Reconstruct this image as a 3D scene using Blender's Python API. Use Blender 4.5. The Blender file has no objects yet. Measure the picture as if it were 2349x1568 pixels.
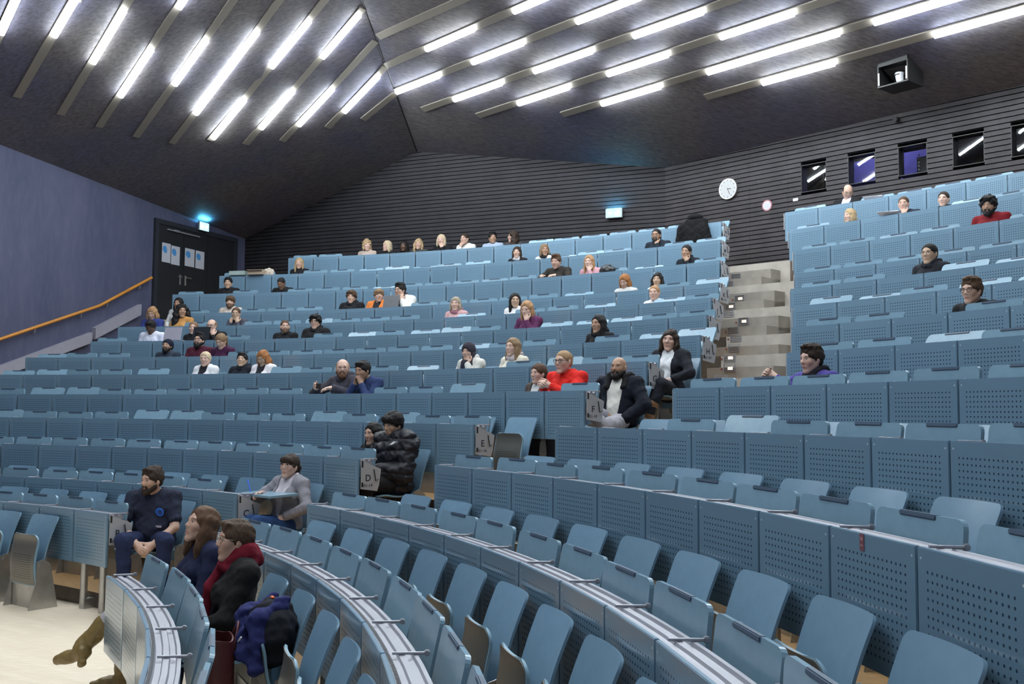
import bpy, bmesh, math, random
import numpy as np
from mathutils import Vector, Matrix, Euler

random.seed(7)
SC = bpy.context.scene
COL = bpy.data.collections.new('lecture_hall')
SC.collection.children.link(COL)
LK = COL.objects.link
rad, sin, cos, pi = math.radians, math.sin, math.cos, math.pi

# ------------------------------------------------------------------ camera, world, exposure
cam = bpy.data.cameras.new('camera')
cam.sensor_width = 36.0
cam.lens = 2311.98 / 2349.0 * 36.0
cam.clip_start = 0.02
cam.clip_end = 200
camo = bpy.data.objects.new('camera', cam)
LK(camo)
PITCH = math.atan((944.976 - 784.0) / 2311.98)
camo.matrix_world = (Matrix.Translation((0, 0, 1.82)) @ Euler((pi / 2 + PITCH, 0, 0)).to_matrix().to_4x4()
                     @ Matrix.Rotation(0.00719, 4, 'Z'))
SC.camera = camo
W = bpy.data.worlds.new('world')
SC.world = W
W.use_nodes = True
W.node_tree.nodes['Background'].inputs[0].default_value = (0.55, 0.66, 1.0, 1)
W.node_tree.nodes['Background'].inputs[1].default_value = 0.0
SC.view_settings.view_transform = 'Standard'
SC.view_settings.look = 'None'
SC.view_settings.gamma = 1.0
SC.view_settings.use_curve_mapping = False
SC.view_settings.exposure = 0.22
SC.cycles.max_bounces = 7
SC.cycles.use_adaptive_sampling = True
SC.cycles.adaptive_threshold = 0.03
SC.cycles.diffuse_bounces = 3
SC.cycles.glossy_bounces = 3
SC.cycles.transmission_bounces = 5
TUBE_STRENGTH = 41.0
TUBE_COLOR = (0.86, 0.95, 1.0)

# ------------------------------------------------------------------ measured layout
CX, CY = -10.044, 1.633                      # centre of the seating arcs
ROWS = 'ABCDEFGHIJKLMN'
R_ = {'A': 8.93, 'B': 9.827, 'C': 10.688, 'D': 11.526, 'E': 12.433, 'F': 13.357, 'G': 14.306, 'H': 15.201,
      'I': 16.121, 'J': 16.985, 'K': 17.883, 'L': 18.86, 'M': 19.708, 'N': 20.528}
Z_ = {'A': 0.76, 'B': 0.896, 'C': 1.066, 'D': 1.388, 'E': 1.704, 'F': 2.031, 'G': 2.35, 'H': 2.667, 'I': 2.997,
      'J': 3.323, 'K': 3.652, 'L': 4.138, 'M': 4.619, 'N': 5.087}
TIER = {k: max(0.0, Z_[k] - 0.76) for k in ROWS}
RN = {k: (R_[ROWS[i + 1]] if i < 13 else R_[k] + 0.9) for i, k in enumerate(ROWS)}
TL = {'B': 59.29, 'C': 64.185, 'D': 68.123, 'E': 74.681, 'F': 77.659, 'G': 80.268, 'H': 78.049, 'I': 80.384,
      'J': 78.396, 'K': 76.371, 'L': 78.468, 'M': 76.829, 'N': 73.601}
TR = {'A': 33.34, 'B': 37.70, 'C': 38.255, 'D': 35.181, 'E': 33.138, 'F': 31.304, 'G': 29.714, 'H': 32.756, 'I': 35.538,
      'J': 37.939, 'K': 39.83, 'L': 41.882, 'M': 43.648, 'N': 45.201}
LEND = {'B': 48.82, 'C': 44.85, 'D': 41.17, 'E': 38.67, 'F': 36.45, 'G': 36.97, 'H': 37.04, 'I': 39.99, 'J': 41.87,
        'K': 43.66, 'L': 45.89, 'M': 47.51, 'N': 48.93}
LFAR = {'B': 83, 'C': 83, 'D': 83, 'E': 83, 'F': 83, 'G': 83.2, 'H': 81.82, 'I': 80.36, 'J': 80.36, 'K': 79.45,
        'L': 80.42, 'M': 78.51, 'N': 75.71}
RFAR = {'A': 3.5, 'B': 2, 'C': 0, 'D': 4, 'E': 9.5, 'F': 14, 'G': 18, 'H': 21, 'I': 23.5, 'J': 25.5, 'K': 27.5,
        'L': 29.5, 'M': 31, 'N': 32}
PANEL_H = 0.475


def pol(r, deg, z):
    a = rad(deg)
    return Vector((CX + r * cos(a), CY + r * sin(a), z))


# ------------------------------------------------------------------ mesh helpers
class MB:
    """collects vertices and faces for ONE mesh object"""

    def __init__(self):
        self.v, self.f, self.m = [], [], []

    def add(self, verts, faces, mi=0):
        o = len(self.v)
        self.v += [tuple(p) for p in verts]
        self.f += [tuple(i + o for i in f) for f in faces]
        self.m += [mi] * len(faces)

    def box(self, c, s, rot=None, mi=0, bev=0.0):
        x, y, z = s[0] / 2, s[1] / 2, s[2] / 2
        if bev <= 0:
            vs = [Vector((a * x, b * y, d * z)) for d in (-1, 1) for b in (-1, 1) for a in (-1, 1)]
            fs = [(0, 2, 3, 1), (4, 5, 7, 6), (0, 1, 5, 4), (2, 6, 7, 3), (1, 3, 7, 5), (0, 4, 6, 2)]
        else:
            b = min(bev, x * .9, y * .9, z * .9)
            bm = bmesh.new()
            bmesh.ops.create_cube(bm, size=1)
            for q in bm.verts:
                q.co = Vector((q.co.x * s[0], q.co.y * s[1], q.co.z * s[2]))
            bmesh.ops.bevel(bm, geom=bm.edges[:], offset=b, segments=2, affect='EDGES')
            bm.verts.index_update()
            vs = [q.co.copy() for q in bm.verts]
            fs = [[q.index for q in f.verts] for f in bm.faces]
            bm.free()
        M = rot.to_3x3() if rot is not None else Matrix.Identity(3)
        c = Vector(c)
        self.add([M @ p + c for p in vs], fs, mi)

    def tube(self, pts, r, n=8, cap=True, mi=0, r1=None):
        pts = [Vector(p) for p in pts]
        rings = []
        up = None
        for i, p in enumerate(pts):
            d = (pts[min(i + 1, len(pts) - 1)] - pts[max(i - 1, 0)]).normalized()
            if up is None:
                up = d.orthogonal().normalized()
            else:
                up = (up - d * up.dot(d)).normalized()
            s = d.cross(up)
            t = i / max(1, len(pts) - 1)
            rr = r if r1 is None else r + (r1 - r) * t
            rings.append([p + (up * cos(2 * pi * k / n) + s * sin(2 * pi * k / n)) * rr for k in range(n)])
        vs = [q for rg in rings for q in rg]
        fs = []
        for i in range(len(pts) - 1):
            for k in range(n):
                a, b = i * n + k, i * n + (k + 1) % n
                fs.append((a, b, b + n, a + n))
        if cap:
            fs.append(tuple(range(n))[::-1])
            fs.append(tuple(range((len(pts) - 1) * n, len(pts) * n)))
        self.add(vs, fs, mi)

    def prism(self, outline, y0, y1, M=None, mi=0):
        """outline in x,z extruded along y"""
        n = len(outline)
        M = M or Matrix.Identity(4)
        vs = [M @ Vector((x, y0, z)) for x, z in outline] + [M @ Vector((x, y1, z)) for x, z in outline]
        fs = [tuple(range(n)), tuple(range(n, 2 * n))[::-1]]
        for i in range(n):
            j = (i + 1) % n
            fs.append((j, i, i + n, j + n))
        self.add(vs, fs, mi)

    def sweep(self, profile, r, a0, a1, n, closed=True, mi=0):
        """profile of (dr, z) swept along the seating arc from angle a0 to a1"""
        m = len(profile)
        vs = []
        for i in range(n + 1):
            a = a0 + (a1 - a0) * i / n
            for dr, z in profile:
                vs.append(pol(r + dr, a, z))
        fs = []
        for i in range(n):
            for k in range(m if closed else m - 1):
                k2 = (k + 1) % m
                fs.append((i * m + k, i * m + k2, (i + 1) * m + k2, (i + 1) * m + k))
        if closed:
            fs.append(tuple(range(m))[::-1])
            fs.append(tuple(n * m + k for k in range(m)))
        self.add(vs, fs, mi)

    def mesh(self, name, mats, smooth=False):
        me = bpy.data.meshes.new(name)
        me.from_pydata(self.v, [], self.f)
        if not isinstance(mats, (list, tuple)):
            mats = [mats]
        for q in mats:
            me.materials.append(q)
        if len(mats) > 1:
            me.polygons.foreach_set('material_index', self.m)
        bm = bmesh.new()
        bm.from_mesh(me)
        bmesh.ops.recalc_face_normals(bm, faces=bm.faces[:])
        bm.to_mesh(me)
        bm.free()
        if smooth:
            me.polygons.foreach_set('use_smooth', [True] * len(me.polygons))
            me.set_sharp_from_angle(angle=rad(38))
        me.update()
        return me


def obj(name, me, parent=None, loc=None, rotz=None, mat=None):
    o = bpy.data.objects.new(name, me)
    LK(o)
    if parent is not None:
        o.parent = parent
    if loc is not None:
        o.location = loc
    if rotz is not None:
        o.rotation_euler = (0, 0, rotz)
    return o


def tag(o, label, cat, group=None, kind=None):
    o['label'] = label
    o['category'] = cat
    if group:
        o['group'] = group
    if kind:
        o['kind'] = kind
    return o


def empty(name, loc, rotz=0.0):
    o = bpy.data.objects.new(name, None)
    o.empty_display_size = 0.1
    LK(o)
    o.location = loc
    o.rotation_euler = (0, 0, rotz)
    return o


def struct(o, label=None, cat=None):
    o['kind'] = 'structure'
    if label:
        o['label'] = label
        o['category'] = cat
    return o


def text_mesh(txt, size, mat, depth=0.001, bold=0.0):
    cu = bpy.data.curves.new('lettering', 'FONT')
    cu.body = txt
    cu.size = size
    cu.extrude = depth
    cu.offset = bold
    cu.resolution_u = 3
    cu.align_x = 'CENTER'
    o = bpy.data.objects.new('lettering', cu)
    LK(o)
    dg = bpy.context.evaluated_depsgraph_get()
    dg.update()
    me = bpy.data.meshes.new_from_object(o.evaluated_get(dg))
    bpy.data.objects.remove(o)
    bpy.data.curves.remove(cu)
    me.materials.clear()
    me.materials.append(mat)
    return me


# ------------------------------------------------------------------ materials
def new_mat(name):
    m = bpy.data.materials.new(name)
    m.use_nodes = True
    nt = m.node_tree
    return m, nt, nt.nodes['Principled BSDF']


def N(nt, typ, **kw):
    n = nt.nodes.new(typ)
    for k, v in kw.items():
        setattr(n, k, v)
    return n


def mth(nt, op, a, b=None, c=None):
    n = N(nt, 'ShaderNodeMath', operation=op)
    for i, q in enumerate((a, b, c)):
        if q is None:
            continue
        if isinstance(q, (int, float)):
            n.inputs[i].default_value = q
        else:
            nt.links.new(q, n.inputs[i])
    return n.outputs[0]


def mixc(nt, fac, a, b):
    n = N(nt, 'ShaderNodeMix', data_type='RGBA')
    for s, q in ((n.inputs[0], fac), (n.inputs[6], a), (n.inputs[7], b)):
        if isinstance(q, (int, float)):
            s.default_value = q
        elif isinstance(q, tuple):
            s.default_value = q if len(q) == 4 else q + (1,)
        else:
            nt.links.new(q, s)
    return n.outputs[2]


def noise(nt, scale, detail=3, vec=None, rough=0.55):
    n = N(nt, 'ShaderNodeTexNoise')
    n.inputs['Scale'].default_value = scale
    n.inputs['Detail'].default_value = detail
    n.inputs['Roughness'].default_value = rough
    if vec is not None:
        nt.links.new(vec, n.inputs['Vector'])
    return n.outputs['Fac']


def coords(nt, which='Object', scale=(1, 1, 1), rot=(0, 0, 0)):
    tc = N(nt, 'ShaderNodeTexCoord')
    mp = N(nt, 'ShaderNodeMapping')
    mp.inputs['Scale'].default_value = scale
    mp.inputs['Rotation'].default_value = rot
    nt.links.new(tc.outputs[which], mp.inputs['Vector'])
    return mp.outputs['Vector']


def ramp(nt, fac, lo, hi, a=0.0, b=1.0):
    n = N(nt, 'ShaderNodeMapRange')
    n.inputs['From Min'].default_value = lo
    n.inputs['From Max'].default_value = hi
    n.inputs['To Min'].default_value = a
    n.inputs['To Max'].default_value = b
    nt.links.new(fac, n.inputs['Value'])
    return n.outputs['Result']


def bump(nt, bsdf, h, strength=0.3, dist=0.01):
    n = N(nt, 'ShaderNodeBump')
    n.inputs['Strength'].default_value = strength
    n.inputs['Distance'].default_value = dist
    nt.links.new(h, n.inputs['Height'])
    nt.links.new(n.outputs['Normal'], bsdf.inputs['Normal'])


def simple(name, col, rough=0.5, metal=0.0, spec=0.5, var=0.0, vscale=8.0, bmp=0.0, bscale=40.0):
    m, nt, b = new_mat(name)
    b.inputs['Base Color'].default_value = tuple(col) + (1,)
    b.inputs['Roughness'].default_value = rough
    b.inputs['Metallic'].default_value = metal
    b.inputs['Specular IOR Level'].default_value = spec
    if var > 0:
        f = noise(nt, vscale, 4, coords(nt))
        lo = tuple(c * (1 - var) for c in col)
        hi = tuple(min(1, c * (1 + var)) for c in col)
        nt.links.new(mixc(nt, ramp(nt, f, .3, .7), lo, hi), b.inputs['Base Color'])
    if bmp > 0:
        bump(nt, b, noise(nt, bscale, 4, coords(nt)), bmp)
    return m


def dotted(name, col, hole, hx, z0, z1, pitch, dr, rough, metal=0.0, spec=0.5, bolts=False):
    """sheet with a field of punched holes (object x across, z up)"""
    m, nt, b = new_mat(name)
    tc = N(nt, 'ShaderNodeTexCoord')
    sp = N(nt, 'ShaderNodeSeparateXYZ')
    nt.links.new(tc.outputs['Object'], sp.inputs[0])
    x, z = sp.outputs[0], sp.outputs[2]

    def cell(q):
        return mth(nt, 'SUBTRACT', mth(nt, 'FRACT', mth(nt, 'ADD', mth(nt, 'DIVIDE', q, pitch), 50.5)), 0.5)
    dx, dz = cell(x), cell(z)
    d2 = mth(nt, 'ADD', mth(nt, 'MULTIPLY', dx, dx), mth(nt, 'MULTIPLY', dz, dz))
    hole_m = mth(nt, 'LESS_THAN', d2, (dr / pitch) ** 2)
    inx = mth(nt, 'LESS_THAN', mth(nt, 'ABSOLUTE', x), hx)
    inz = mth(nt, 'MULTIPLY', mth(nt, 'GREATER_THAN', z, z0), mth(nt, 'LESS_THAN', z, z1))
    mask = mth(nt, 'MULTIPLY', hole_m, mth(nt, 'MULTIPLY', inx, inz))
    inf = N(nt, 'ShaderNodeObjectInfo')
    v = ramp(nt, inf.outputs['Random'], 0, 1, 0.93, 1.07)
    hs = N(nt, 'ShaderNodeHueSaturation')
    hs.inputs['Color'].default_value = tuple(col) + (1,)
    nt.links.new(v, hs.inputs['Value'])
    c = hs.outputs[0]
    if bolts:
        ax = mth(nt, 'SUBTRACT', mth(nt, 'ABSOLUTE', x), 0.268)
        az = mth(nt, 'SUBTRACT', z, PANEL_H - 0.035)
        e2 = mth(nt, 'ADD', mth(nt, 'MULTIPLY', ax, ax), mth(nt, 'MULTIPLY', az, az))
        c = mixc(nt, mth(nt, 'LESS_THAN', e2, 0.0045 ** 2), c, (0.6, 0.66, 0.7))
    nt.links.new(mixc(nt, mask, c, hole), b.inputs['Base Color'])
    b.inputs['Roughness'].default_value = rough
    b.inputs['Metallic'].default_value = metal
    b.inputs['Specular IOR Level'].default_value = spec
    nt.links.new(mth(nt, 'MULTIPLY', mth(nt, 'SUBTRACT', 1.0, mask), spec), b.inputs['Specular IOR Level'])
    return m


def planks(name, col, col2, pl, pw, rough=0.4, rot=0.0, dark=0.55):
    m, nt, b = new_mat(name)
    vec = coords(nt, 'Object', (1, 1, 1), (0, 0, rot))
    br = N(nt, 'ShaderNodeTexBrick')
    br.inputs['Scale'].default_value = 1.0
    br.inputs['Brick Width'].default_value = pl
    br.inputs['Row Height'].default_value = pw
    br.inputs['Mortar Size'].default_value = 0.0012
    br.inputs['Color1'].default_value = tuple(col) + (1,)
    br.inputs['Color2'].default_value = tuple(col2) + (1,)
    br.inputs['Mortar'].default_value = tuple(c * dark for c in col) + (1,)
    nt.links.new(vec, br.inputs['Vector'])
    g = noise(nt, 9, 5, coords(nt, 'Object', (0.6, 9, 1), (0, 0, rot)))
    nt.links.new(mixc(nt, ramp(nt, g, .35, .7, 0, .5), br.outputs['Color'], tuple(c * .62 for c in col)),
                 b.inputs['Base Color'])
    b.inputs['Roughness'].default_value = rough
    return m


def objcolor(name, rough=0.8, bmp=0.25, bscale=60, var=0.25, spec=0.3, sheen=0.0, stretch=(1, 1, 1)):
    """tint comes from the object's own colour"""
    m, nt, b = new_mat(name)
    inf = N(nt, 'ShaderNodeObjectInfo')
    vec = coords(nt, 'Object', stretch)
    f = noise(nt, bscale, 4, vec)
    hs = N(nt, 'ShaderNodeHueSaturation')
    nt.links.new(inf.outputs['Color'], hs.inputs['Color'])
    nt.links.new(ramp(nt, f, .3, .7, 1 - var, 1 + var), hs.inputs['Value'])
    nt.links.new(hs.outputs[0], b.inputs['Base Color'])
    b.inputs['Roughness'].default_value = rough
    b.inputs['Specular IOR Level'].default_value = spec
    if sheen:
        b.inputs['Sheen Weight'].default_value = sheen
    if bmp:
        bump(nt, b, f, bmp, 0.004)
    return m


BLUE = (0.150, 0.256, 0.352)
M_panel = dotted('blue perforated board', BLUE, (0.03, 0.055, 0.085), 0.243, 0.043, 0.413, 0.0285, 0.0052, 0.30, 0.0, .6, True)
_b = M_panel.node_tree.nodes['Principled BSDF']
_b.inputs['Coat Weight'].default_value = .7
_b.inputs['Coat Roughness'].default_value = .16
_b.inputs['Coat IOR'].default_value = 1.6
M_seat = objcolor('blue lacquered shell', 0.34, 0.04, 14, 0.05, 0.55)
M_tablet = objcolor('blue lacquered board', 0.24, 0.03, 14, 0.05, 0.55)
M_edge = simple('pale blue edge band', (0.36, 0.52, 0.60), .4)
M_dark = simple('dark recess', (0.03, 0.04, 0.05), .6)
M_black = simple('black plastic', (0.012, 0.012, 0.013), .5)
M_steel = simple('satin steel', (0.50, 0.49, 0.47), .36, 0.9, var=.15)
M_alu = simple('frosted aluminium', (0.36, 0.36, 0.40), .42, 0.5, var=.06, vscale=5)
M_sign = simple('pale metal sign plate', (0.46, 0.46, 0.48), .42, 0.35)
M_under = dotted('punched metal seat underside', (0.20, 0.19, 0.17), (0.03, 0.03, 0.03), 0.15, 0.03, 0.27, 0.021, 0.0045, 0.36, .6)
M_letter = simple('dark lettering', (0.03, 0.035, 0.05), .6)
M_floor = planks('pale oak parquet', (0.78, 0.65, 0.49), (0.84, 0.72, 0.56), 0.5, 0.07, .42, rad(35), .88)
M_oak = planks('warm oak boards', (0.42, 0.24, 0.10), (0.50, 0.30, 0.13), 0.6, 0.08, .45, rad(60))
M_riser = simple('bronze coloured riser', (0.12, 0.095, 0.075), .42, .5, var=.2)
M_conc = simple('pale concrete steps', (0.37, 0.335, 0.295), .8, 0, .3, var=.13, vscale=5, bmp=.12, bscale=60)
M_conc_shade = simple('step concrete with painted shade', (0.27, 0.24, 0.21), .85, 0, .3, var=.12, vscale=6)  # darker copy of the step concrete, stands in for tread shadows on half steps


def wall_blue():
    m, nt, b = new_mat('violet blue glazed concrete')
    f = noise(nt, 1.3, 6, coords(nt, 'Object', (1.2, 1.2, .35), (0, .25, 0)), .65)
    g = noise(nt, 7, 4, coords(nt, 'Object', (1.5, 1.5, .4), (0, .25, 0)))
    c = mixc(nt, ramp(nt, f, .3, .72), (0.044, 0.052, 0.104), (0.082, 0.085, 0.142))
    c = mixc(nt, ramp(nt, g, .45, .8, 0, .3), c, (0.13, 0.127, 0.19))
    nt.links.new(c, b.inputs['Base Color'])
    b.inputs['Roughness'].default_value = .75
    return m


def ceiling_mat(name, rot):
    m, nt, b = new_mat(name)
    g = noise(nt, 2.6, 6, coords(nt, 'Object', (.4, 11, 11), rot), .7)
    p = noise(nt, .55, 3, coords(nt, 'Object'))
    c = mixc(nt, ramp(nt, p, .38, .66), (0.135, 0.118, 0.116), (0.092, 0.089, 0.140))
    c = mixc(nt, ramp(nt, g, .38, .66, 0, .9), c, (0.046, 0.041, 0.047))
    nt.links.new(c, b.inputs['Base Color'])
    b.inputs['Roughness'].default_value = .7
    bump(nt, b, g, .25, .01)
    return m


M_wall = wall_blue()
M_ceilL = ceiling_mat('dark stained left ceiling boards', (0.45, 0.3, rad(43)))
M_ceilR = ceiling_mat('dark stained right ceiling boards', (0, 0, rad(46)))
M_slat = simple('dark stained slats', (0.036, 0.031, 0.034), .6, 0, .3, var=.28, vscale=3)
M_slatshade = simple('slats with painted shade', (0.020, 0.018, 0.022), .6, 0, .3, var=.28, vscale=3)  # same slats, darkened in colour for the lack of light on the back wall
M_slatback = simple('black backing', (0.006, 0.006, 0.008), .9)
M_plain = simple('dark painted wall', (0.10, 0.105, 0.14), .8)
M_light = simple('pale bounce wall', (0.30, 0.33, 0.40), .8)  # for the unseen front and side walls, made pale to bounce light
M_door = simple('black door leaf', (0.014, 0.015, 0.018), .5, 0, .4)
M_orange = simple('orange painted handrail', (0.50, 0.20, 0.026), .4, var=.08)
M_lilac = simple('lilac grey skirting', (0.27, 0.26, 0.31), .6, var=.05)
M_paper = simple('white paper', (0.78, 0.79, 0.82), .8)
M_poster = simple('grey white poster paper', (0.42, 0.43, 0.48), .8)
M_posterblue = simple('blue poster print', (0.05, 0.22, 0.48), .8)
M_channel = dotted('tan perforated light channel', (0.22, 0.195, 0.165), (0.08, 0.07, 0.06), 50, -1, 1, 0.018, 0.005, .5, .3)
M_glass, _nt, _b = new_mat('window glass')
_b.inputs['Base Color'].default_value = (0.9, 0.92, 0.95, 1)
_b.inputs['Roughness'].default_value = 0.015
_b.inputs['Transmission Weight'].default_value = 1.0
_b.inputs['IOR'].default_value = 1.5


def emit(name, col, s):
    m = bpy.data.materials.new(name)
    m.use_nodes = True
    nt = m.node_tree
    nt.nodes.clear()
    e = nt.nodes.new('ShaderNodeEmission')
    e.inputs[0].default_value = tuple(col) + (1,)
    e.inputs[1].default_value = s
    o = nt.nodes.new('ShaderNodeOutputMaterial')
    nt.links.new(e.outputs[0], o.inputs[0])
    return m


M_tube = emit('fluorescent tube light', TUBE_COLOR, TUBE_STRENGTH)
M_exit = emit('lit exit sign face', (0.42, 0.92, 1.0), 1.6)
M_exitw = emit('lit exit sign pictogram', (0.9, 1.0, 1.0), 1.5)
M_steplamp = emit('warm step lamp', (1.0, 0.75, 0.5), 4.0)
# ------------------------------------------------------------------ ceiling light strips (measured start, end, lit lengths)
RB, RF = Vector((-2.113, 21.733, 7.5)), Vector((-6.362, -8.975, 18.841))
WB, WF = Vector((-6.315, 23.56, 5.851)), Vector((-18.561, -6.004, 8.407))
CORNER = Vector((2.975, 19.521, 0))
LCORNER = Vector((-6.315, 23.56, 0))
NR_C, DR_C = Vector((0.28509, 0.29710, 0.91129)).normalized(), 12.68927
LSTRIPS = [[[-8.409, 15.616, 7.162], [-7.188, 14.423, 8.2], [[0.84, 1.74]]],
           [[-8.253, 16.411, 6.987], [-6.643, 15.019, 8.264], [[1.47, 2.45]]],
           [[-7.875, 17.189, 6.929], [-5.957, 15.437, 8.45], [[1.34, 2.97]]],
           [[-7.481, 17.856, 6.908], [-5.303, 15.909, 8.586], [[0.87, 2.05], [3.04, 3.35]]],
           [[-7.051, 18.498, 6.906], [-4.581, 16.309, 8.762], [[1.51, 2.65]]],
           [[-6.569, 19.068, 6.94], [-3.89, 16.67, 8.922], [[0.93, 3.15]]],
           [[-5.943, 19.399, 7.095], [-3.178, 17.019, 9.076], [[0.11, 1.27], [2.21, 3.44]]],
           [[-5.377, 19.899, 7.156], [-2.716, 17.589, 9.019], [[0.56, 1.7], [2.69, 3.85]]],
           [[-4.712, 20.192, 7.303], [-2.594, 18.398, 8.725], [[0.58, 1.73]]],
           [[-3.802, 20.229, 7.601], [-2.489, 19.085, 8.475], [[0.57, 1.7]]],
           [[-3.096, 20.312, 7.794], [-2.378, 19.846, 8.196], []]]
RSTRIPS = [[[-2.52, 18.265, 8.758], [-0.582, 16.306, 8.79], []],
           [[-2.487, 19.068, 8.486], [0.664, 15.777, 8.573], [[1.29, 2.58], [3.61, 4.51]]],
           [[-2.361, 19.773, 8.217], [2.088, 15.172, 8.325], [[0.06, 1.35], [2.33, 3.63], [4.91, 6.32]]],
           [[-1.845, 20.102, 7.948], [3.475, 14.627, 8.069], [[1.0, 2.33], [3.2, 4.57], [5.49, 6.84]]],
           [[-0.714, 19.725, 7.717], [4.613, 14.228, 7.843], [[1.18, 2.47], [3.41, 4.7], [5.75, 7.03]]],
           [[0.928, 18.844, 7.491], [6.082, 13.557, 7.602], [[1.01, 2.33], [3.32, 5.67], [6.23, 7.3]]],
           [[3.327, 17.127, 7.3], [7.153, 13.203, 7.382], [[1.14, 2.41], [3.98, 5.46]]]]


def bil(u, v):
    a, b = WB.lerp(WF, v), RB.lerp(RF, v)
    return a.lerp(b, u)


def left_normal(p):
    # slope of the ruled left ceiling near p
    best = min(((bil(i / 20, j / 60) - p).length, i / 20, j / 60) for i in range(21) for j in range(61))
    u, v = best[1], best[2]
    n = (bil(u + .01, v) - bil(u, v)).cross(bil(u, v + .01) - bil(u, v)).normalized()
    return n if n.z > 0 else -n


def light_strip(a, b, lits, n, label, group=None):
    a, b = Vector(a), Vector(b)
    d = (b - a)
    L = d.length
    d.normalize()
    n = (n - d * n.dot(d)).normalized()
    s = d.cross(n).normalized()
    root = empty('ceiling_light', a)
    tag(root, label, 'ceiling light', group or 'light strips in the ceiling')
    M = Matrix((d, s, n)).transposed().to_4x4()
    m = MB()
    m.box((L / 2, 0, -0.012), (L, 0.14, 0.03))
    o = obj('perforated_channel', m.mesh('perforated_channel', M_channel), root)
    o.matrix_local = M
    for p, q in lits:
        m = MB()
        k = 6
        k = 12
        prof = [(0.050 * cos(2 * pi * i / k), -0.065 - 0.032 * sin(2 * pi * i / k)) for i in range(k)]
        nn = len(prof)
        vs = [(x, y, z) for x in (p, q) for y, z in prof]
        fs = [tuple(range(nn)), tuple(range(nn, 2 * nn))[::-1]] + [(i, (i + 1) % nn, (i + 1) % nn + nn, i + nn) for i in range(nn)]
        m.add(vs, fs)
        o = obj('fluorescent_tube', m.mesh('fluorescent_tube', M_tube), root)
        o.matrix_local = M
    return root


ORD = ['first', 'second', 'third', 'fourth', 'fifth', 'sixth', 'seventh', 'eighth', 'ninth', 'tenth', 'eleventh',
       'twelfth', 'thirteenth', 'fourteenth', 'fifteenth', 'sixteenth', 'seventeenth', 'eighteenth', 'nineteenth', 'twentieth',
       'twenty-first', 'twenty-second', 'twenty-third', 'twenty-fourth', 'twenty-fifth', 'twenty-sixth', 'twenty-seventh']
for i, (a, b, l) in enumerate(LSTRIPS):
    a, b = Vector(a), Vector(b)
    L = (b - a).length
    l = [list(q) for q in l]
    if i < 7:                                   # these run on beyond the top of the photograph
        d = (b - a).normalized()
        t = L
        if l and l[-1][1] > L - .15:
            l[-1][1] = l[-1][0] + 1.2
            t = l[-1][1]
        ext = 3.2
        b = a + d * (L + ext)
        x = t + 0.95
        while x + 1.2 < L + ext:
            l.append([x, x + 1.2])
            x += 2.15
    light_strip(a, b, l, left_normal((a + b) / 2),
                'tan ceiling light strip on the left ceiling slope, %s from the left%s' % (ORD[i], '' if l else ', unlit'))
for i, (a, b, l) in enumerate(RSTRIPS):
    a, b = Vector(a), Vector(b)
    d = (b - a).normalized()
    l = [list(q) for q in l]
    L = (b - a).length
    ext = 5.0
    if l and l[-1][1] > L - .3:
        l[-1][1] = l[-1][0] + 1.32
    x = (l[-1][1] if l else 2.6) + 1.0
    while x + 1.3 < L + ext:
        l.append([x, x + 1.3])
        x += 2.3
    light_strip(a, a + d * (L + ext), l, NR_C,
                'tan light strip on the right ceiling slope, %s up from the right wall' % ORD[6 - i])
for k in range(13):                             # unseen strips added above the frame to light the lower rows
    y = 17.1 - 1.08 * k
    t = (y - RB.y) / (RF.y - RB.y)
    p = RB.lerp(RF, t)
    d = Vector((0.697, -0.717, 0.016))
    p = p + d * .4 - NR_C * (p.dot(NR_C) - DR_C)
    light_strip(p, p + d * 11, [[.4 + 2.2 * j, 1.7 + 2.2 * j] for j in range(5)], NR_C,
                'added unseen light strip of the right slope above the picture', 'light strips above the picture')
for v0, u0 in ((.276, .49), (.312, .526), (.356, .444), (.399, .569), (.439, .49), (.4825, .535), (.517, .47), (.56, .5), (.60, .45), (.64, .5), (.69, .45), (.74, .5)):
    q0, q1 = bil(.42, v0 - .024), bil(.93, v0 + .129)
    n = left_normal((q0 + q1) / 2)
    L = (q1 - q0).length
    s0 = (u0 - .42) / .51 * L
    light_strip(q0, q1, [[s0 + 2.0 * j, s0 + 1.2 + 2.0 * j] for j in range(int((L - s0 - .2) / 2.0) + 1)], n,
                'ceiling light strip of the left slope above the picture', 'light strips above the picture')

# ------------------------------------------------------------------ floor and tiers
m = MB()
m.box((2, 4, -0.1), (52, 52, 0.2))
fl = struct(obj('floor', m.mesh('floor', M_floor)))


def arc_block(m, r0, r1, a0, a1, z0, z1, mi=0, mf=None, n=None):
    """solid ring sector; mi top and sides, mf the riser facing the stage"""
    n = n or max(2, int(abs(a1 - a0) / 3))
    vs = []
    for i in range(n + 1):
        a = a0 + (a1 - a0) * i / n
        vs += [pol(r0, a, z0), pol(r1, a, z0), pol(r1, a, z1), pol(r0, a, z1)]
    top, fr = [], []
    for i in range(n):
        b, c = i * 4, (i + 1) * 4
        top += [(b, c, c + 1, b + 1), (b + 1, c + 1, c + 2, b + 2), (b + 2, c + 2, c + 3, b + 3)]
        fr.append((b + 3, c + 3, c, b))
    e = n * 4
    top += [(0, 1, 2, 3), (e + 3, e + 2, e + 1, e)]
    o = len(m.v)
    m.v += [tuple(q) for q in vs]
    for f in top:
        m.f.append(tuple(i + o for i in f))
        m.m.append(mi)
    for f in fr:
        m.f.append(tuple(i + o for i in f))
        m.m.append(mi if mf is None else mf)


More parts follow.
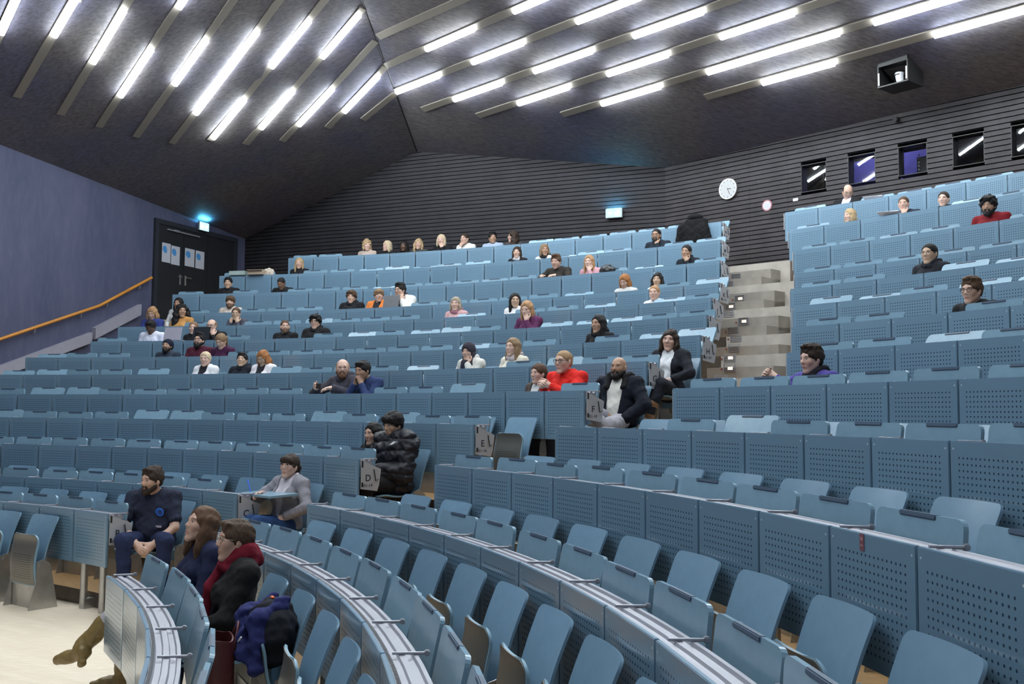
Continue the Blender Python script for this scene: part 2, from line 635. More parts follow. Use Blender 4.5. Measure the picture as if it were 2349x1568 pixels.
tiers = MB()
steps = MB()
STEP_RISERS = []
for i, k in enumerate(ROWS[1:], 1):
    r0, r1 = R_[k] + 0.15, 26.5
    a_lo, a_hi = TR[k], LEND[k]
    zb = 0.0
    arc_block(tiers, r0, r1, RFAR[k] - 6, a_lo, zb, TIER[k], 0, 1)
    arc_block(tiers, r0, r1, a_hi, 97, zb, TIER[k], 0, 1)
    prev = TIER[ROWS[i - 1]]
    rise = TIER[k] - prev
    conc = k in 'FGHIJKLMN'
    arc_block(steps if conc else tiers, r0, r1, a_lo, a_hi, zb, TIER[k], 0, 0 if conc else 1)
    if conc:
        STEP_RISERS.append((r0, a_hi, prev, TIER[k]))
    if i >= 3:
        ns = 1 if rise < .4 else 2
        for s in range(ns):
            rr = r0 - 0.30 * (ns - s)
            zt = prev + rise * (s + 1) / (ns + 1)
            lo = a_lo + (0.5 if conc else 0)
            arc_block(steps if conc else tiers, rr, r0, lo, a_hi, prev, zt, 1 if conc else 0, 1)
            if conc:
                STEP_RISERS.append((rr, a_hi, prev, zt))
    # half steps of the stair along the left wall
    if k in 'GHIJKLMN':
        ns = 1 if rise < .4 else 2
        for s in range(ns):
            arc_block(steps, r0 - 0.30 * (ns - s), r0, LFAR[k] + 0.4, 91, prev, prev + rise * (s + 1) / (ns + 1), 0, 0)
struct(obj('floor', tiers.mesh('floor', [M_oak, M_riser])))
for rr, ah, z0, z1 in STEP_RISERS:
    lo_ = ah - 5.2
    pass
so = struct(obj('floor', steps.mesh('floor', [M_conc, M_conc_shade])))

# ------------------------------------------------------------------ walls
DIR_R = Vector((sin(rad(44)), -cos(rad(44)), 0))          # along the right wall, from the corner
DIR_B = Vector((sin(rad(66.5)), -cos(rad(66.5)), 0))      # along the back wall, from the left corner
DIR_L = Vector((-cos(rad(67.5)), -sin(rad(67.5)), 0))     # along the left wall, from the back corner


def wall_frame(origin, d):
    """local x along the wall, local y out of the room, z up"""
    out = Vector((-d.y, d.x, 0))
    if out.dot(Vector((CX, CY, 0)) + Vector((8, 8, 0)) - origin) > 0:
        out = -out
    x = d if d.cross(out).z > 0 else d
    M = Matrix((d, out, Vector((0, 0, 1)))).transposed().to_4x4()
    M.translation = origin
    return M


MR, MBK, ML = wall_frame(CORNER, DIR_R), wall_frame(LCORNER, DIR_B), wall_frame(LCORNER, DIR_L)
WIN = [(2.965, 3.447), (3.842, 4.329), (4.714, 5.194), (5.592, 6.075), (6.463, 6.95), (7.34, 7.82)]
WZ0, WZ1 = 5.677, 6.160
PITCHS = 0.0835


def slat_wall(name, M, length, z0, zt, wins=(), joints=(), mat=None):
    mb, bk = MB(), MB()
    z = z0
    while z < zt:
        za, zb = z + 0.016, z + PITCHS
        ivs = [(0.0, length)]
        for a, b in wins:
            if zb > WZ0 and za < WZ1:
                nv = []
                for p, q in ivs:
                    if b <= p or a >= q:
                        nv.append((p, q))
                    else:
                        if a > p:
                            nv.append((p, a))
                        if b < q:
                            nv.append((b, q))
                ivs = nv
        for p, q in ivs:
            cuts = [p] + [j for j in joints if p < j < q] + [q]
            for s, t in zip(cuts[:-1], cuts[1:]):
                e = 0.003 if len(cuts) > 2 else 0
                mb.box(((s + t) / 2, 0.015, (za + zb) / 2), (t - s - e, 0.03, zb - za))
            bk.box(((p + q) / 2, 0.06, z + PITCHS / 2), (q - p, 0.06, PITCHS + .001))
        z += PITCHS
    w = obj(name, mb.mesh(name, mat or M_slat))
    w.matrix_world = M
    struct(w)
    b = obj('backing', bk.mesh('backing', M_slatback), w)
    return w


slat_wall('wall_right', MR, 26, 0.2, 7.0, WIN, (1.918, 2.70))
slat_wall('wall_back', MBK, 10.13, 0.2, 7.75, mat=M_slatshade)
m = MB()
m.box((16, 0.1, 4.6), (32.4, 0.2, 9.2))
w = obj('wall_left', m.mesh('wall_left', M_wall))
w.matrix_world = ML
struct(w)
# concrete plinth below the slats at the head of the stairs
m = MB()
m.box((2.07, -0.02, 4.37), (1.9, 0.04, 0.09))
o = obj('trim_1', m.mesh('trim_1', M_conc))
o.matrix_world = MR
struct(o)
m = MB()
m.box((3, -6.6, 8), (60, .2, 26))
struct(obj('wall_front', m.mesh('wall_front', M_light)))
m = MB()
m.box((24.5, 4, 8), (.2, 30, 26))
struct(obj('wall_side', m.mesh('wall_side', M_light)))

# ceilings
m = MB()
nu, nv = 16, 40
top = []
for j in range(nv + 1):
    for i in range(nu + 1):
        top.append(bil(i / nu, j / nv))
up = Vector((0, 0, .25))
fs = [(j * (nu + 1) + i, j * (nu + 1) + i + 1, (j + 1) * (nu + 1) + i + 1, (j + 1) * (nu + 1) + i) for j in range(nv) for i in range(nu)]
n0 = len(top)
fs += [tuple(q + n0 for q in f)[::-1] for f in fs]
m.add(top + [p + up for p in top], fs)
me = m.mesh('ceiling', M_ceilL)
struct(obj('ceiling', me))
m = MB()


def onceil(p):
    return Vector((p.x, p.y, (DR_C - NR_C.x * p.x - NR_C.y * p.y) / NR_C.z))


pts = [onceil(RB), onceil(CORNER), onceil(CORNER + DIR_R * 30), onceil(Vector((30, -9, 0))), onceil(RF)]
pts = [pts[0] + (pts[0] - pts[4]).normalized() * .05] + pts[1:]
m.add(pts + [p + up for p in pts], [(0, 1, 2, 3, 4), (9, 8, 7, 6, 5)] + [(i, (i + 1) % 5, (i + 1) % 5 + 5, i + 5) for i in range(5)])
struct(obj('ceiling', m.mesh('ceiling', M_ceilR)))
# dark seam along the fold
m = MB()
m.tube([RB, RF], 0.012, 6)
o = obj('trim_2', m.mesh('trim_2', M_black))
struct(o)

# ------------------------------------------------------------------ projection booth windows
for i, (a, b) in enumerate(WIN[:5]):
    m = MB()
    t = 0.012
    for x in (a + t / 2, b - t / 2):
        m.box((x, 0.10, (WZ0 + WZ1) / 2), (t, 0.2, WZ1 - WZ0 + .0))
    for z in (WZ0 + t / 2, WZ1 - t / 2):
        m.box(((a + b) / 2, 0.10, z), (b - a - 2 * t, 0.2, t))
    f = obj('window_%d' % (i + 1), m.mesh('window_frame', M_black))
    f.matrix_world = MR
    struct(f)
    m = MB()
    m.box(((a + b) / 2, 0.10, (WZ0 + WZ1) / 2), (b - a - 2 * t, 0.012, WZ1 - WZ0 - 2 * t))
    obj('pane', m.mesh('pane', M_glass), f)
# the booth room behind the glass
m = MB()
m.box((7, 4.0, 5.6), (12, .1, 3.2))
m.box((1.2, 2.1, 5.6), (.1, 3.7, 3.2))
m.box((7, 2.1, 4.0), (12, 3.7, .1))
m.box((7, 2.1, 7.3), (12, 3.7, .1))
o = obj('wall_booth', m.mesh('wall_booth', M_slatback))
o.matrix_world = MR
struct(o)
m = MB()
m.box((3.9, 1.15, 5.6), (1.75, .06, 1.5))
o = obj('partition', m.mesh('partition', simple('violet lit partition', (0.22, 0.21, 0.62), .6, var=.1)))
o.matrix_world = MR
tag(o, 'violet lit partition seen through the second and third booth windows', 'partition')
bl = bpy.data.lights.new('booth_lamp', 'AREA')
bl.energy = 14
bl.color = (0.6, 0.6, 1.0)
bl.size = .5
bo = bpy.data.objects.new('booth_lamp', bl)
LK(bo)
bo.matrix_world = MR @ Matrix.Translation((4.0, 0.55, 7.1))
rk = empty('equipment_rack', (0, 0, 0))
rk.matrix_world = MR @ Matrix.Translation((5.02, .55, 4.05))
tag(rk, 'black equipment rack with knobs behind the third booth window', 'rack')
m = MB()
m.box((0, 0, 1.0), (.34, .3, 1.98))
obj('cabinet', m.mesh('cabinet', M_black), rk)
for j in range(7):
    m = MB()
    m.tube([(-.13, -.15, 1.66 + .06 * j), (-.13, -.17, 1.66 + .06 * j)], .014, 8)
    obj('knob', m.mesh('knob', M_steel), rk)

# ------------------------------------------------------------------ left wall: double door, posters, handrail, skirting
M_frame = simple('black door frame', (.02, .022, .03), .45)
m = MB()
for x0, x1, z0, z1 in ((.34, .44, 2.9, 5.80), (2.93, 3.03, 2.9, 5.80), (.44, 2.93, 5.70, 5.80)):
    m.box(((x0 + x1) / 2, -.03, (z0 + z1) / 2), (x1 - x0, .06, z1 - z0))
dr = obj('door_1', m.mesh('door_1', M_frame))
dr.matrix_world = ML
struct(dr)
for x0, x1 in ((2.155, 2.93), (1.375, 2.15), (.44, 1.37)):
    m = MB()
    m.box(((x0 + x1) / 2, -.02, 4.3), (x1 - x0 - .006, .04, 2.8))
    lf = obj('door_leaf', m.mesh('door_leaf', M_door), dr)
    if x0 > 1:
        m = MB()
        hx = 2.235 if x0 > 2 else 2.07
        m.box((hx, -.05, 4.6), (.05, .02, .22), bev=.008)
        m.tube([(hx, -.055, 4.66), (hx, -.10, 4.66), (hx + (.12 if x0 > 2 else -.12), -.10, 4.66)], .011, 8)
        obj('door_handle', m.mesh('door_handle', M_steel), lf)
cl = empty('door_closer', (0, 0, 0))
cl.matrix_world = ML
tag(cl, 'slim silver door closer rail across the top of the dark double door', 'door closer')
m = MB()
m.box((2.18, -.06, 5.617), (1.02, .04, .028), bev=.006)
obj('rail', m.mesh('rail', M_alu), cl)
m = MB()
m.box((2.42, -.075, 5.617), (.16, .05, .045), bev=.008)
obj('slider', m.mesh('slider', M_alu), cl)
for j, (x0, x1, z0, z1) in enumerate(((2.81, 2.55, 4.915, 5.322), (2.53, 2.265, 4.90, 5.30), (2.105, 1.797, 4.925, 5.313), (1.762, 1.478, 4.92, 5.31))):
    pr = empty('poster', (0, 0, 0))
    pr.matrix_world = ML @ Matrix.Translation(((x0 + x1) / 2, -.043, z0))
    tag(pr, 'white poster with a blue print on the dark door, %s of four from the left' % ORD[j], 'poster', 'posters on the double door')
    w_, h_ = abs(x0 - x1), z1 - z0
    m = MB()
    m.box((0, 0, h_ / 2), (w_, .002, h_))
    obj('sheet', m.mesh('sheet', M_poster), pr)
    m = MB()
    ol = [(w_ * .46 * .95, h_ * .62), (w_ * .20, h_ * .47), (w_ * -.05, h_ * .50), (w_ * -.08, h_ * .66), (w_ * 0.0, h_ * .80), (w_ * .2, h_ * .86), (w_ * .40, h_ * .80)]
    m.prism(ol, -.0025, -.0012)
    obj('blue_print', m.mesh('blue_print', M_posterblue), pr)
    m = MB()
    for q in range(7):
        m.box((-w_ * .28, -.0018, h_ * (.30 + .07 * q)), (w_ * .26, .001, h_ * .018))
    m.box((w_ * .1, -.0018, h_ * .93), (w_ * .6, .001, h_ * .03))
    obj('small_print', m.mesh('small_print', simple('grey print', (.42, .45, .5), .8) if j == 0 else bpy.data.materials['grey print']), pr)

hr = empty('handrail', (0, 0, 0))
hr.matrix_world = ML
tag(hr, 'orange handrail climbing the violet blue left wall towards the door', 'handrail')
m = MB()
slope = (3.815 - 3.036) / (4.499 - 6.661)
m.tube([(13.0, -.09, 3.036 + slope * (13 - 6.661)), (6.661, -.09, 3.036), (4.60, -.09, 3.78), (4.50, -.09, 3.82), (4.40, -.09, 3.872), (3.139, -.09, 4.53)], .030, 12)
obj('rail', m.mesh('rail', M_orange, True), hr)
for x, z in ((9.2, 2.12), (7.6, 2.70), (6.0, 3.275), (4.95, 3.655), (4.3, 3.925), (3.45, 4.367)):
    m = MB()
    m.tube([(x, 0, z - .10), (x, -.07, z - .10), (x, -.09, z - .02)], .010, 8)
    obj('bracket', m.mesh('bracket', M_steel), hr)
for n_, (xa, za, xb, zb, h) in enumerate(((6.637 + 4, 2.561 - 1.44, 4.68, 3.285, .20), (4.60, 3.378, 3.41, 3.953, .22))):
    m = MB()
    m.prism([(xa, za), (xb, zb), (xb, zb - h), (xa, za - h)], -.10, 0)
    o = obj('trim_%d' % (3 + n_), m.mesh('trim', M_lilac))
    o.matrix_world = ML
    struct(o)


# ------------------------------------------------------------------ signs and small wall things
def exit_sign(M, w_, h_, label, away):
    e = empty('exit_sign', (0, 0, 0))
    e.matrix_world = M
    tag(e, label, 'exit sign', 'lit exit signs')
    m = MB()
    m.box((0, 0, 0), (w_ + .02, .05, h_ + .02), bev=.005)
    obj('housing', m.mesh('housing', M_alu), e)
    m = MB()
    m.box((0, -.028, 0), (w_, .006, h_))
    m.box((0, 0, h_ / 2 + .012), (w_ * .9, .04, .004))
    obj('lit_face', m.mesh('lit_face', M_exit), e)
    m = MB()
    y0, y1 = -.034, -.031
    s = h_ / .17
    m.box((.09 * s * 1, -.0325, 0), (.055 * s, .003, .11 * s))
    m.prism([(-.13 * s, 0), (-.07 * s, .04 * s), (-.07 * s, .012 * s), (-.02 * s, .012 * s), (-.02 * s, -.012 * s), (-.07 * s, -.012 * s), (-.07 * s, -.04 * s)], y0, y1)
    m.prism([(.02 * s, .0), (.045 * s, .03 * s), (.06 * s, .02 * s), (.05 * s, -.05 * s), (.03 * s, -.05 * s)], y0, y1)
    obj('pictogram', m.mesh('pictogram', M_exitw), e)
    lp = bpy.data.lights.new('exit_glow', 'AREA')
    lp.shape = 'RECTANGLE'
    lp.size, lp.size_y = w_, .06
    lp.energy = 5.5
    lp.color = (.10, .62, 1.0)
    lo = bpy.data.objects.new('exit_glow', lp)
    LK(lo)
    lo.parent = e
    lo.matrix_local = Matrix.Translation((0, -.05, h_ / 2 + .03)) @ Matrix.Rotation(pi - .35, 4, 'X')
    return e


exit_sign(MBK @ Matrix.Translation((9.113, -.06, 5.79)), .325, .17, 'glowing cyan exit sign on the dark slatted back wall', 1)
exit_sign(ML @ Matrix.Translation((1.605, -.10, 5.855)), .30, .17, 'glowing cyan exit sign above the dark double door', 1)

ck = empty('wall_clock', (0, 0, 0))
ck.matrix_world = MR @ Matrix.Translation((1.486, -.02, 5.972))
tag(ck, 'round silver wall clock on the slatted right wall', 'clock')
m = MB()
m.tube([(0, .02, 0), (0, -.03, 0)], .193, 40)
obj('case', m.mesh('case', M_steel, True), ck)
m = MB()
m.tube([(0, -.0305, 0), (0, -.032, 0)], .18, 40)
obj('face', m.mesh('face', simple('pale clock face', (.36, .365, .365), .3)), ck)
m = MB()
for h in range(12):
    a = h * pi / 6
    m.box((sin(a) * .152, -.0325, cos(a) * .152), (.008, .001, .03), Matrix.Rotation(a, 3, 'Y'))
obj('hour_marks', m.mesh('hour_marks', M_black), ck)
for nm, a, l, wd in (('hour_hand', rad(97), .085, .012), ('minute_hand', rad(158), .13, .008)):
    m = MB()
    m.box((sin(a) * l * .4, -.034, cos(a) * l * .4), (wd, .002, l), Matrix.Rotation(a, 3, 'Y'))
    obj(nm, m.mesh(nm, M_black), ck)
sg = empty('round_sign', (0, 0, 0))
sg.matrix_world = MR @ Matrix.Translation((2.287, -.005, 5.552))
tag(sg, 'small round white notice with a thin red rim on the slatted right wall', 'sign')
m = MB()
m.tube([(0, .005, 0), (0, -.005, 0)], .103, 28)
obj('rim', m.mesh('rim', simple('dull red rim', (.30, .11, .13), .6)), sg)
m = MB()
m.tube([(0, -.0055, 0), (0, -.0065, 0)], .082, 28)
obj('disc', m.mesh('disc', simple('grey white disc', (.46, .45, .46), .7)), sg)
m = MB()
for q in range(4):
    m.box((0, -.007, .03 - .02 * q), (.10, .001, .006))
obj('print', m.mesh('print', bpy.data.materials['grey print']), sg)
m = MB()
m.box((2.86, -.008, 5.571), (.10, .016, .055), bev=.004)
o = obj('wall_switch', m.mesh('wall_switch', simple('pale plastic', (.5, .5, .5), .5)))
o.matrix_world = MR
tag(o, 'small pale switch plate on the slats below the first booth window', 'switch')

# projector box hanging under the right ceiling
pb = empty('projector_box', (0, 0, 0))
pc = Vector((5.93, 15.15, 0))
cz = onceil(pc).z
xa = Vector((0.63, -0.776, 0)).normalized()
ya = Vector((0.776, 0.63, 0)).normalized()
Mp = Matrix((xa, ya, Vector((0, 0, 1)))).transposed().to_4x4()
Mp.translation = pc + Vector((0, 0, cz - .29))
pb.matrix_world = Mp
tag(pb, 'open black box with a white lens housing hanging under the right ceiling', 'projector box')
m = MB()
w_, d_, h_ = .48, .44, .33
m.box((0, 0, 0), (w_, d_, .02))
m.box((0, 0, h_ + .03), (w_, d_, .10))
m.box((-w_ / 2, 0, h_ / 2), (.02, d_, h_ + .02))
m.box((w_ / 2, 0, h_ / 2), (.02, d_, h_ + .02))
m.box((0, d_ / 2, h_ / 2), (w_, .02, h_ + .02))
obj('casing', m.mesh('casing', M_black), pb)
for x in (-w_ / 2 + .013, w_ / 2 - .013):
    m = MB()
    m.box((x, -d_ / 2 - .004, .12), (.022, .008, .19))
    obj('edge_strip', m.mesh('edge_strip', simple('pale edge strip', (.6, .6, .55), .5) if x < 0 else bpy.data.materials['pale edge strip']), pb)
m = MB()
m.tube([(.02, -.02, .04), (.015, -.03, .09), (.01, -.035, .16), (.01, -.03, .20)], .05, 18, r1=.070)
lz = obj('lens_housing', m.mesh('lens_housing', simple('white plastic housing', (.62, .62, .66), .4), True), pb)
m = MB()
m.box((.0, -.098, .172), (.09, .012, .016), bev=.004)
obj('slot', m.mesh('slot', M_black), lz)

# small black sensor below the ceiling edge of the right wall
m = MB()
m.tube([(4.72, 0, 6.62), (4.72, -.10, 6.60)], .04, 10)
o = obj('wall_spotlight', m.mesh('wall_spotlight', M_black))
o.matrix_world = MR
tag(o, 'small black fitting high on the slats under the right ceiling edge', 'fitting')

# ------------------------------------------------------------------ step lights on the concrete risers
STEP_LIGHTS = [(16.271, 39.6, 2.23), (16.835, 40.66, 2.39), (17.135, 41.4, 2.54), (17.733, 42.59, 2.71), (18.033, 43.15, 2.87), (18.41, 44.09, 3.01),
               (18.71, 44.15, 3.17), (19.01, 45.5, 3.33), (19.258, 45.87, 3.47), (19.558, 45.93, 3.62), (20.078, 47.4, 3.93), (20.378, 47.5, 4.09)]
for j, (rr, a, zc) in enumerate(STEP_LIGHTS):
    z0, z1 = zc - .08, zc + .08
    sl = empty('step_light', pol(rr, a, zc), rad(a) - pi / 2)
    tag(sl, 'small louvred step light in a concrete riser, %s from the bottom of the stairs' % ORD[j], 'step light', 'step lights of the concrete stairs')
    hh = .095
    m = MB()
    for x in (-.085, .085):
        m.box((x, -.006, 0), (.008, .012, hh))
    for z in (-hh / 2, 0, hh / 4, hh / 2, -hh / 4):
        m.box((0, -.006, z), (.17, .012, .006))
    obj('louvre_frame', m.mesh('louvre_frame', M_alu), sl)
    if j in (0, 1, 2, 6, 8, 9):
        m = MB()
        m.box((.01, -.003, -.005), (.07, .004, hh * .4))
        obj('lamp', m.mesh('lamp', M_steplamp), sl)
    m = MB()
    m.tube([(-.125, 0, -.012), (-.125, -.01, -.012)], .012, 10)
    obj('red_reflector', m.mesh('red_reflector', simple('dull red reflector', (.25, .05, .03), .5) if j == 0 else bpy.data.materials['dull red reflector']), sl)
# ------------------------------------------------------------------ who sits where (angle and head height measured)
LOC = {'n_curlybun': ('N', 'L', 70.91, 1.167), 'n_blondeleft': ('N', 'L', 69.57, 1.13), 'n_darkcoat': ('N', 'L', 68.49, 1.10), 'n_blondelong': ('N', 'L', 67.56, 1.13),
       'n_blondeshort': ('N', 'L', 65.93, 1.165), 'n_whitetop': ('N', 'L', 64.43, 1.154), 'n_smileman': ('N', 'L', 62.83, 1.148), 'n_darkturned': ('N', 'L', 61.54, 1.135),
       'm_longblond': ('M', 'L', 74.02, 1.156), 'm_bobscarf': ('M', 'L', 59.9, 1.11), 'm_blondbrown': ('M', 'L', 58.2, 1.11), 'm_glassesman': ('M', 'L', 51.38, 1.151),
       'l_asianman': ('L', 'L', 77.43, 1.153), 'l_bald': ('L', 'L', 73.65, 1.08), 'l_sweaterman': ('L', 'L', 55.77, 1.19), 'l_pinkwoman': ('L', 'L', 53.87, 1.136), 'l_turtleneck': ('L', 'L', 48.27, 1.131),
       'k_beard': ('K', 'L', 75.82, 1.143), 'k_curly': ('K', 'L', 67.68, 1.164), 'k_orange': ('K', 'L', 65.85, 1.172), 'k_whitejacket': ('K', 'L', 64.14, 1.235), 'k_hidden': ('K', 'L', 79.28, 1.129),
       'k_redhair': ('K', 'L', 50.31, 1.106), 'k_asianw': ('K', 'L', 48.45, 1.09),
       'j_older': ('J', 'L', 58.73, 1.146), 'j_blackhair': ('J', 'L', 54.91, 1.142), 'j_redblond': ('J', 'L', 46.51, 1.08), 'j_curlywoman': ('J', 'L', 77.22, 1.21), 'j_handschin': ('J', 'L', 73.33, 1.124), 'j_redblue': ('J', 'L', 79.21, 1.165),
       'i_purple': ('I', 'L', 51.64, 1.186), 'i_hairup': ('I', 'L', 74.53, 1.127), 'i_baldhand': ('I', 'L', 73.0, 1.15), 'i_beardblack': ('I', 'L', 68.23, 1.116), 'i_curlyglasses': ('I', 'L', 66.09, 1.179), 'i_whiteshirt': ('I', 'L', 77.19, 1.139),
       'h_black': ('H', 'L', 45.05, 1.151), 'h_beanie': ('H', 'L', 74.29, 1.08), 'h_maroon': ('H', 'L', 72.02, 1.171), 'h_bowed': ('H', 'L', 70.23, 1.133),
       'g_hijab': ('G', 'L', 50.05, 1.109), 'g_longhair': ('G', 'L', 47.4, 1.147), 'g_white': ('G', 'L', 69.03, 1.117), 'g_asian': ('G', 'L', 66.39, 1.092), 'g_redbrown': ('G', 'L', 64.85, 1.111), 'g_blazer': ('G', 'L', 37.92, 1.12),
       'f_glasses': ('F', 'L', 55.53, 1.219), 'f_clasp': ('F', 'L', 53.65, 1.174), 'f_hairup': ('F', 'L', 42.3, 1.075), 'f_red': ('F', 'L', 40.27, 1.197), 'f_parka': ('F', 'L', 37.33, 1.11),
       'd_woman': ('D', 'L', 44.27, 1.07), 'd_puffer': ('D', 'L', 42.45, 1.176), 'c_blazer': ('C', 'L', 44.7, 1.10), 'b_tee': ('B', 'L', 49.25, 1.149), 'a_navy': ('A', 'R', 32.69, 1.167), 'a_scarf': ('A', 'R', 27.46, 1.166),
       'rn_suit': ('N', 'R', 42.97, 1.16), 'rm_woman': ('M', 'R', 37.37, 1.07), 'rm_hand': ('M', 'R', 38.93, 1.08), 'rm_blond': ('M', 'R', 41.52, 1.05), 'rl_red': ('L', 'R', 34.01, 1.16), 'rj_puffer': ('J', 'R', 32.99, 1.168),
       'rh_glasses': ('H', 'R', 26.72, 1.098), 'rf_dark': ('F', 'R', 27.02, 1.087)}
NEU = {}
LEFT = {'yaw': 18}
LEFT2 = {'yaw': 40}
RIGHT = {'yaw': -28}
DOWN = {'yaw': 5, 'pitch': 24}
UP = {'yaw': 8, 'pitch': -8}
CHIN = {'yaw': 12, 'lean': 4, 'wL': (-.05, .42, .88), 'hfL': (.25, -.12, .9), 'hnL': (.3, -1, .1), 'curlL': 48, 'pL': (-.3, .2, -1), 'wR': (.18, .52, .62)}
CHIN2 = {'yaw': -6, 'lean': 4, 'wR': (.06, .42, .88), 'hfR': (-.25, -.12, .9), 'hnR': (-.3, -1, .1), 'curlR': 48, 'pR': (.3, .2, -1)}
BOTH = {'yaw': 8, 'lean': 6, 'wL': (-.065, .43, .87), 'hfL': (.1, -.15, .9), 'hnL': (.3, -1, .1), 'curlL': 55, 'pL': (-.5, .2, -1),
        'wR': (.065, .43, .87), 'hfR': (-.1, -.15, .9), 'hnR': (-.3, -1, .1), 'curlR': 55, 'pR': (.5, .2, -1)}
DESK = {'lean': 8, 'yaw': 10, 'wL': (-.10, .55, .78), 'hfL': (.4, 1, .0), 'wR': (.16, .58, .78), 'hfR': (-.5, 1, .05), 'pL': (-1, -.2, -.6), 'pR': (1, -.2, -.6), 'hnL': (.3, 0, -1), 'hnR': (-.3, 0, -1), 'pitch': 6}
BLK = (.012, .012, .014)
PEOPLE = []


def who(id, label, w, skin='light', hair='short', hairc='dark', pose=NEU, **kw):
    r, b, th, ht = LOC[id]
    d = dict(id=id, row=r, blk=b, th=th, ht=ht, label=label, who=w, skin=skin, hair=hair, hairc=hairc, pose=pose)
    d.update(kw)
    PEOPLE.append(d)


who('n_curlybun', 'laughing woman with messy curly blond bun, leftmost in the top row', 'laughing woman with curly bun', 'fair', 'curlybun', 'blond', LEFT2, fem=True, topc=(.45, .35, .30))
who('n_blondeleft', 'woman with blond bob in the top row, turned towards the curly-haired woman', 'blond bob woman in the top row', 'fair', 'bob', 'pale', RIGHT, fem=True, topc=BLK)
who('n_darkcoat', 'dark-haired person in a black coat in the top row, half hidden in shade', 'shaded person in the top row', 'dark', 'long', 'black', NEU, fem=True, topc=BLK)
who('n_blondelong', 'woman with straight shoulder-length dark blond hair in the top row', 'woman with straight blond hair', 'light', 'shoulder', 'blond', LEFT, fem=True, topc=(.05, .05, .05))
who('n_blondeshort', 'woman with short blond hair and black top, hand on chin, top row', 'blond woman with hand on chin', 'fair', 'bob', 'pale', CHIN, fem=True, topc=BLK)
who('n_whitetop', 'woman in a white top with tied dark hair, hand at her mouth, top row', 'woman in white, top row', 'light', 'bun', 'dark', CHIN2, fem=True, topc=(.62, .60, .57))
who('n_smileman', 'smiling dark-haired man in a pale shirt in the top row', 'smiling man in the top row', 'tan', 'quiff', 'black', LEFT2, topc=(.30, .36, .48), stub=.2)
who('n_darkturned', 'woman with long dark hair turned away in the top row', 'dark-haired woman turned away', 'light', 'longcurly', 'dark', {'yaw': -50}, fem=True, topc=(.06, .055, .06))
who('m_longblond', 'woman with long dark blond hair alone at the left end near the cardboard', 'long-haired woman near the cardboard', 'light', 'long', 'blond', LEFT, fem=True, topc=BLK)
who('m_bobscarf', 'woman with dark bob and a thick pale grey scarf, second row from top', 'woman with pale grey scarf', 'light', 'bob', 'dark', LEFT, fem=True, topc=BLK, scarf=(.42, .40, .42))
who('m_blondbrown', 'woman with short wavy honey-blond hair and black collar, second row from top', 'honey-blond woman', 'tan', 'bob', 'light', LEFT2, fem=True, topc=(.5, .48, .44), scarf=BLK)
who('m_glassesman', 'dark-haired bearded man in black glasses with hand over his mouth', 'man with hand over mouth', 'tan', 'crop', 'black', CHIN, topc=(.015, .02, .03), beard=.3, glasses='dark')
who('l_asianman', 'black-haired man in a black top, leftmost below the cardboard', 'black-haired man at the left', 'asian', 'short', 'black', LEFT, topc=BLK)
who('l_bald', 'bald dark-skinned man in black leaning low over the desk', 'bald man leaning low', 'brown', 'crop', 'black', dict(DOWN, lean=10), topc=BLK, hres=.011)
who('l_sweaterman', 'brown-haired man in a dark sweater leaning on the desk, third row from top', 'man in dark sweater', 'light', 'quiff', 'brown', DESK, topc=(.03, .025, .022), stub=.25)
who('l_pinkwoman', 'woman with long reddish blond hair in pink, hand to her mouth', 'woman in pink', 'fair', 'long', 'ginger', CHIN, fem=True, topc=(.48, .25, .28))
who('l_turtleneck', 'woman in a black turtleneck with tied dark hair, cheek on her hand', 'woman in black turtleneck', 'tan', 'bun', 'black', dict(CHIN, roll=-8), fem=True, top='turtle', topc=(.012, .016, .022))
who('k_beard', 'bearded man with brown hair and a pale beige shirt', 'bearded man in beige', 'light', 'mop', 'brown', LEFT, topc=(.55, .46, .40), beard=.6)
who('k_curly', 'curly-haired young man in a black hoodie, left of the laptop pair', 'curly man left of the laptop pair', 'light', 'curly', 'brown', LEFT, top='hood', topc=BLK)
who('k_orange', 'man with brown hair in an orange vest beside the dark laptop', 'man in orange vest', 'light', 'mop', 'light', LEFT2, top='jacket', topc=(.62, .18, .04), innerc=(.02, .02, .025))
who('k_whitejacket', 'black-haired man in a white jacket with hands at his mouth', 'man in white jacket', 'light', 'quiff', 'black', dict(BOTH, yaw=-10), top='jacket', topc=(.68, .68, .66), innerc=(.03, .03, .04), glasses='thin', scarf=(.06, .05, .06))
who('k_hidden', 'dark-haired woman mostly hidden behind the curly-haired woman in yellow', 'woman half hidden at the left', 'tan', 'long', 'black', NEU, fem=True, topc=(.5, .5, .5))
who('k_redhair', 'woman with short red hair looking down, fourth row from top', 'red-haired woman looking down', 'light', 'bob', 'red', DOWN, fem=True, topc=(.5, .5, .48))
who('k_asianw', 'woman with long black hair in white, just above the balding blond woman', 'black-haired woman in white', 'asian', 'shoulder', 'black', LEFT, fem=True, topc=(.6, .58, .55))
who('j_older', 'older person with greying blond hair and a pink scarf', 'person with pink scarf', 'fair', 'bob', 'light', LEFT, fem=True, topc=(.5, .3, .3), scarf=(.30, .13, .16), hairrgb=(.30, .24, .18))
who('j_blackhair', 'woman with long black hair, glasses and a white shirt', 'woman with black hair and white shirt', 'asian', 'long', 'black', LEFT2, fem=True, topc=(.66, .64, .63), glasses='thin')
who('j_redblond', 'person with thin reddish blond hair tied back, in white', 'person with thin reddish hair', 'fair', 'bun', 'ginger', LEFT, fem=True, topc=(.66, .62, .62))
who('j_curlywoman', 'woman with very long dark curly hair in an ochre top', 'woman in ochre', 'tan', 'longcurly', 'black', LEFT2, fem=True, topc=(.45, .22, .07), hres=.011)
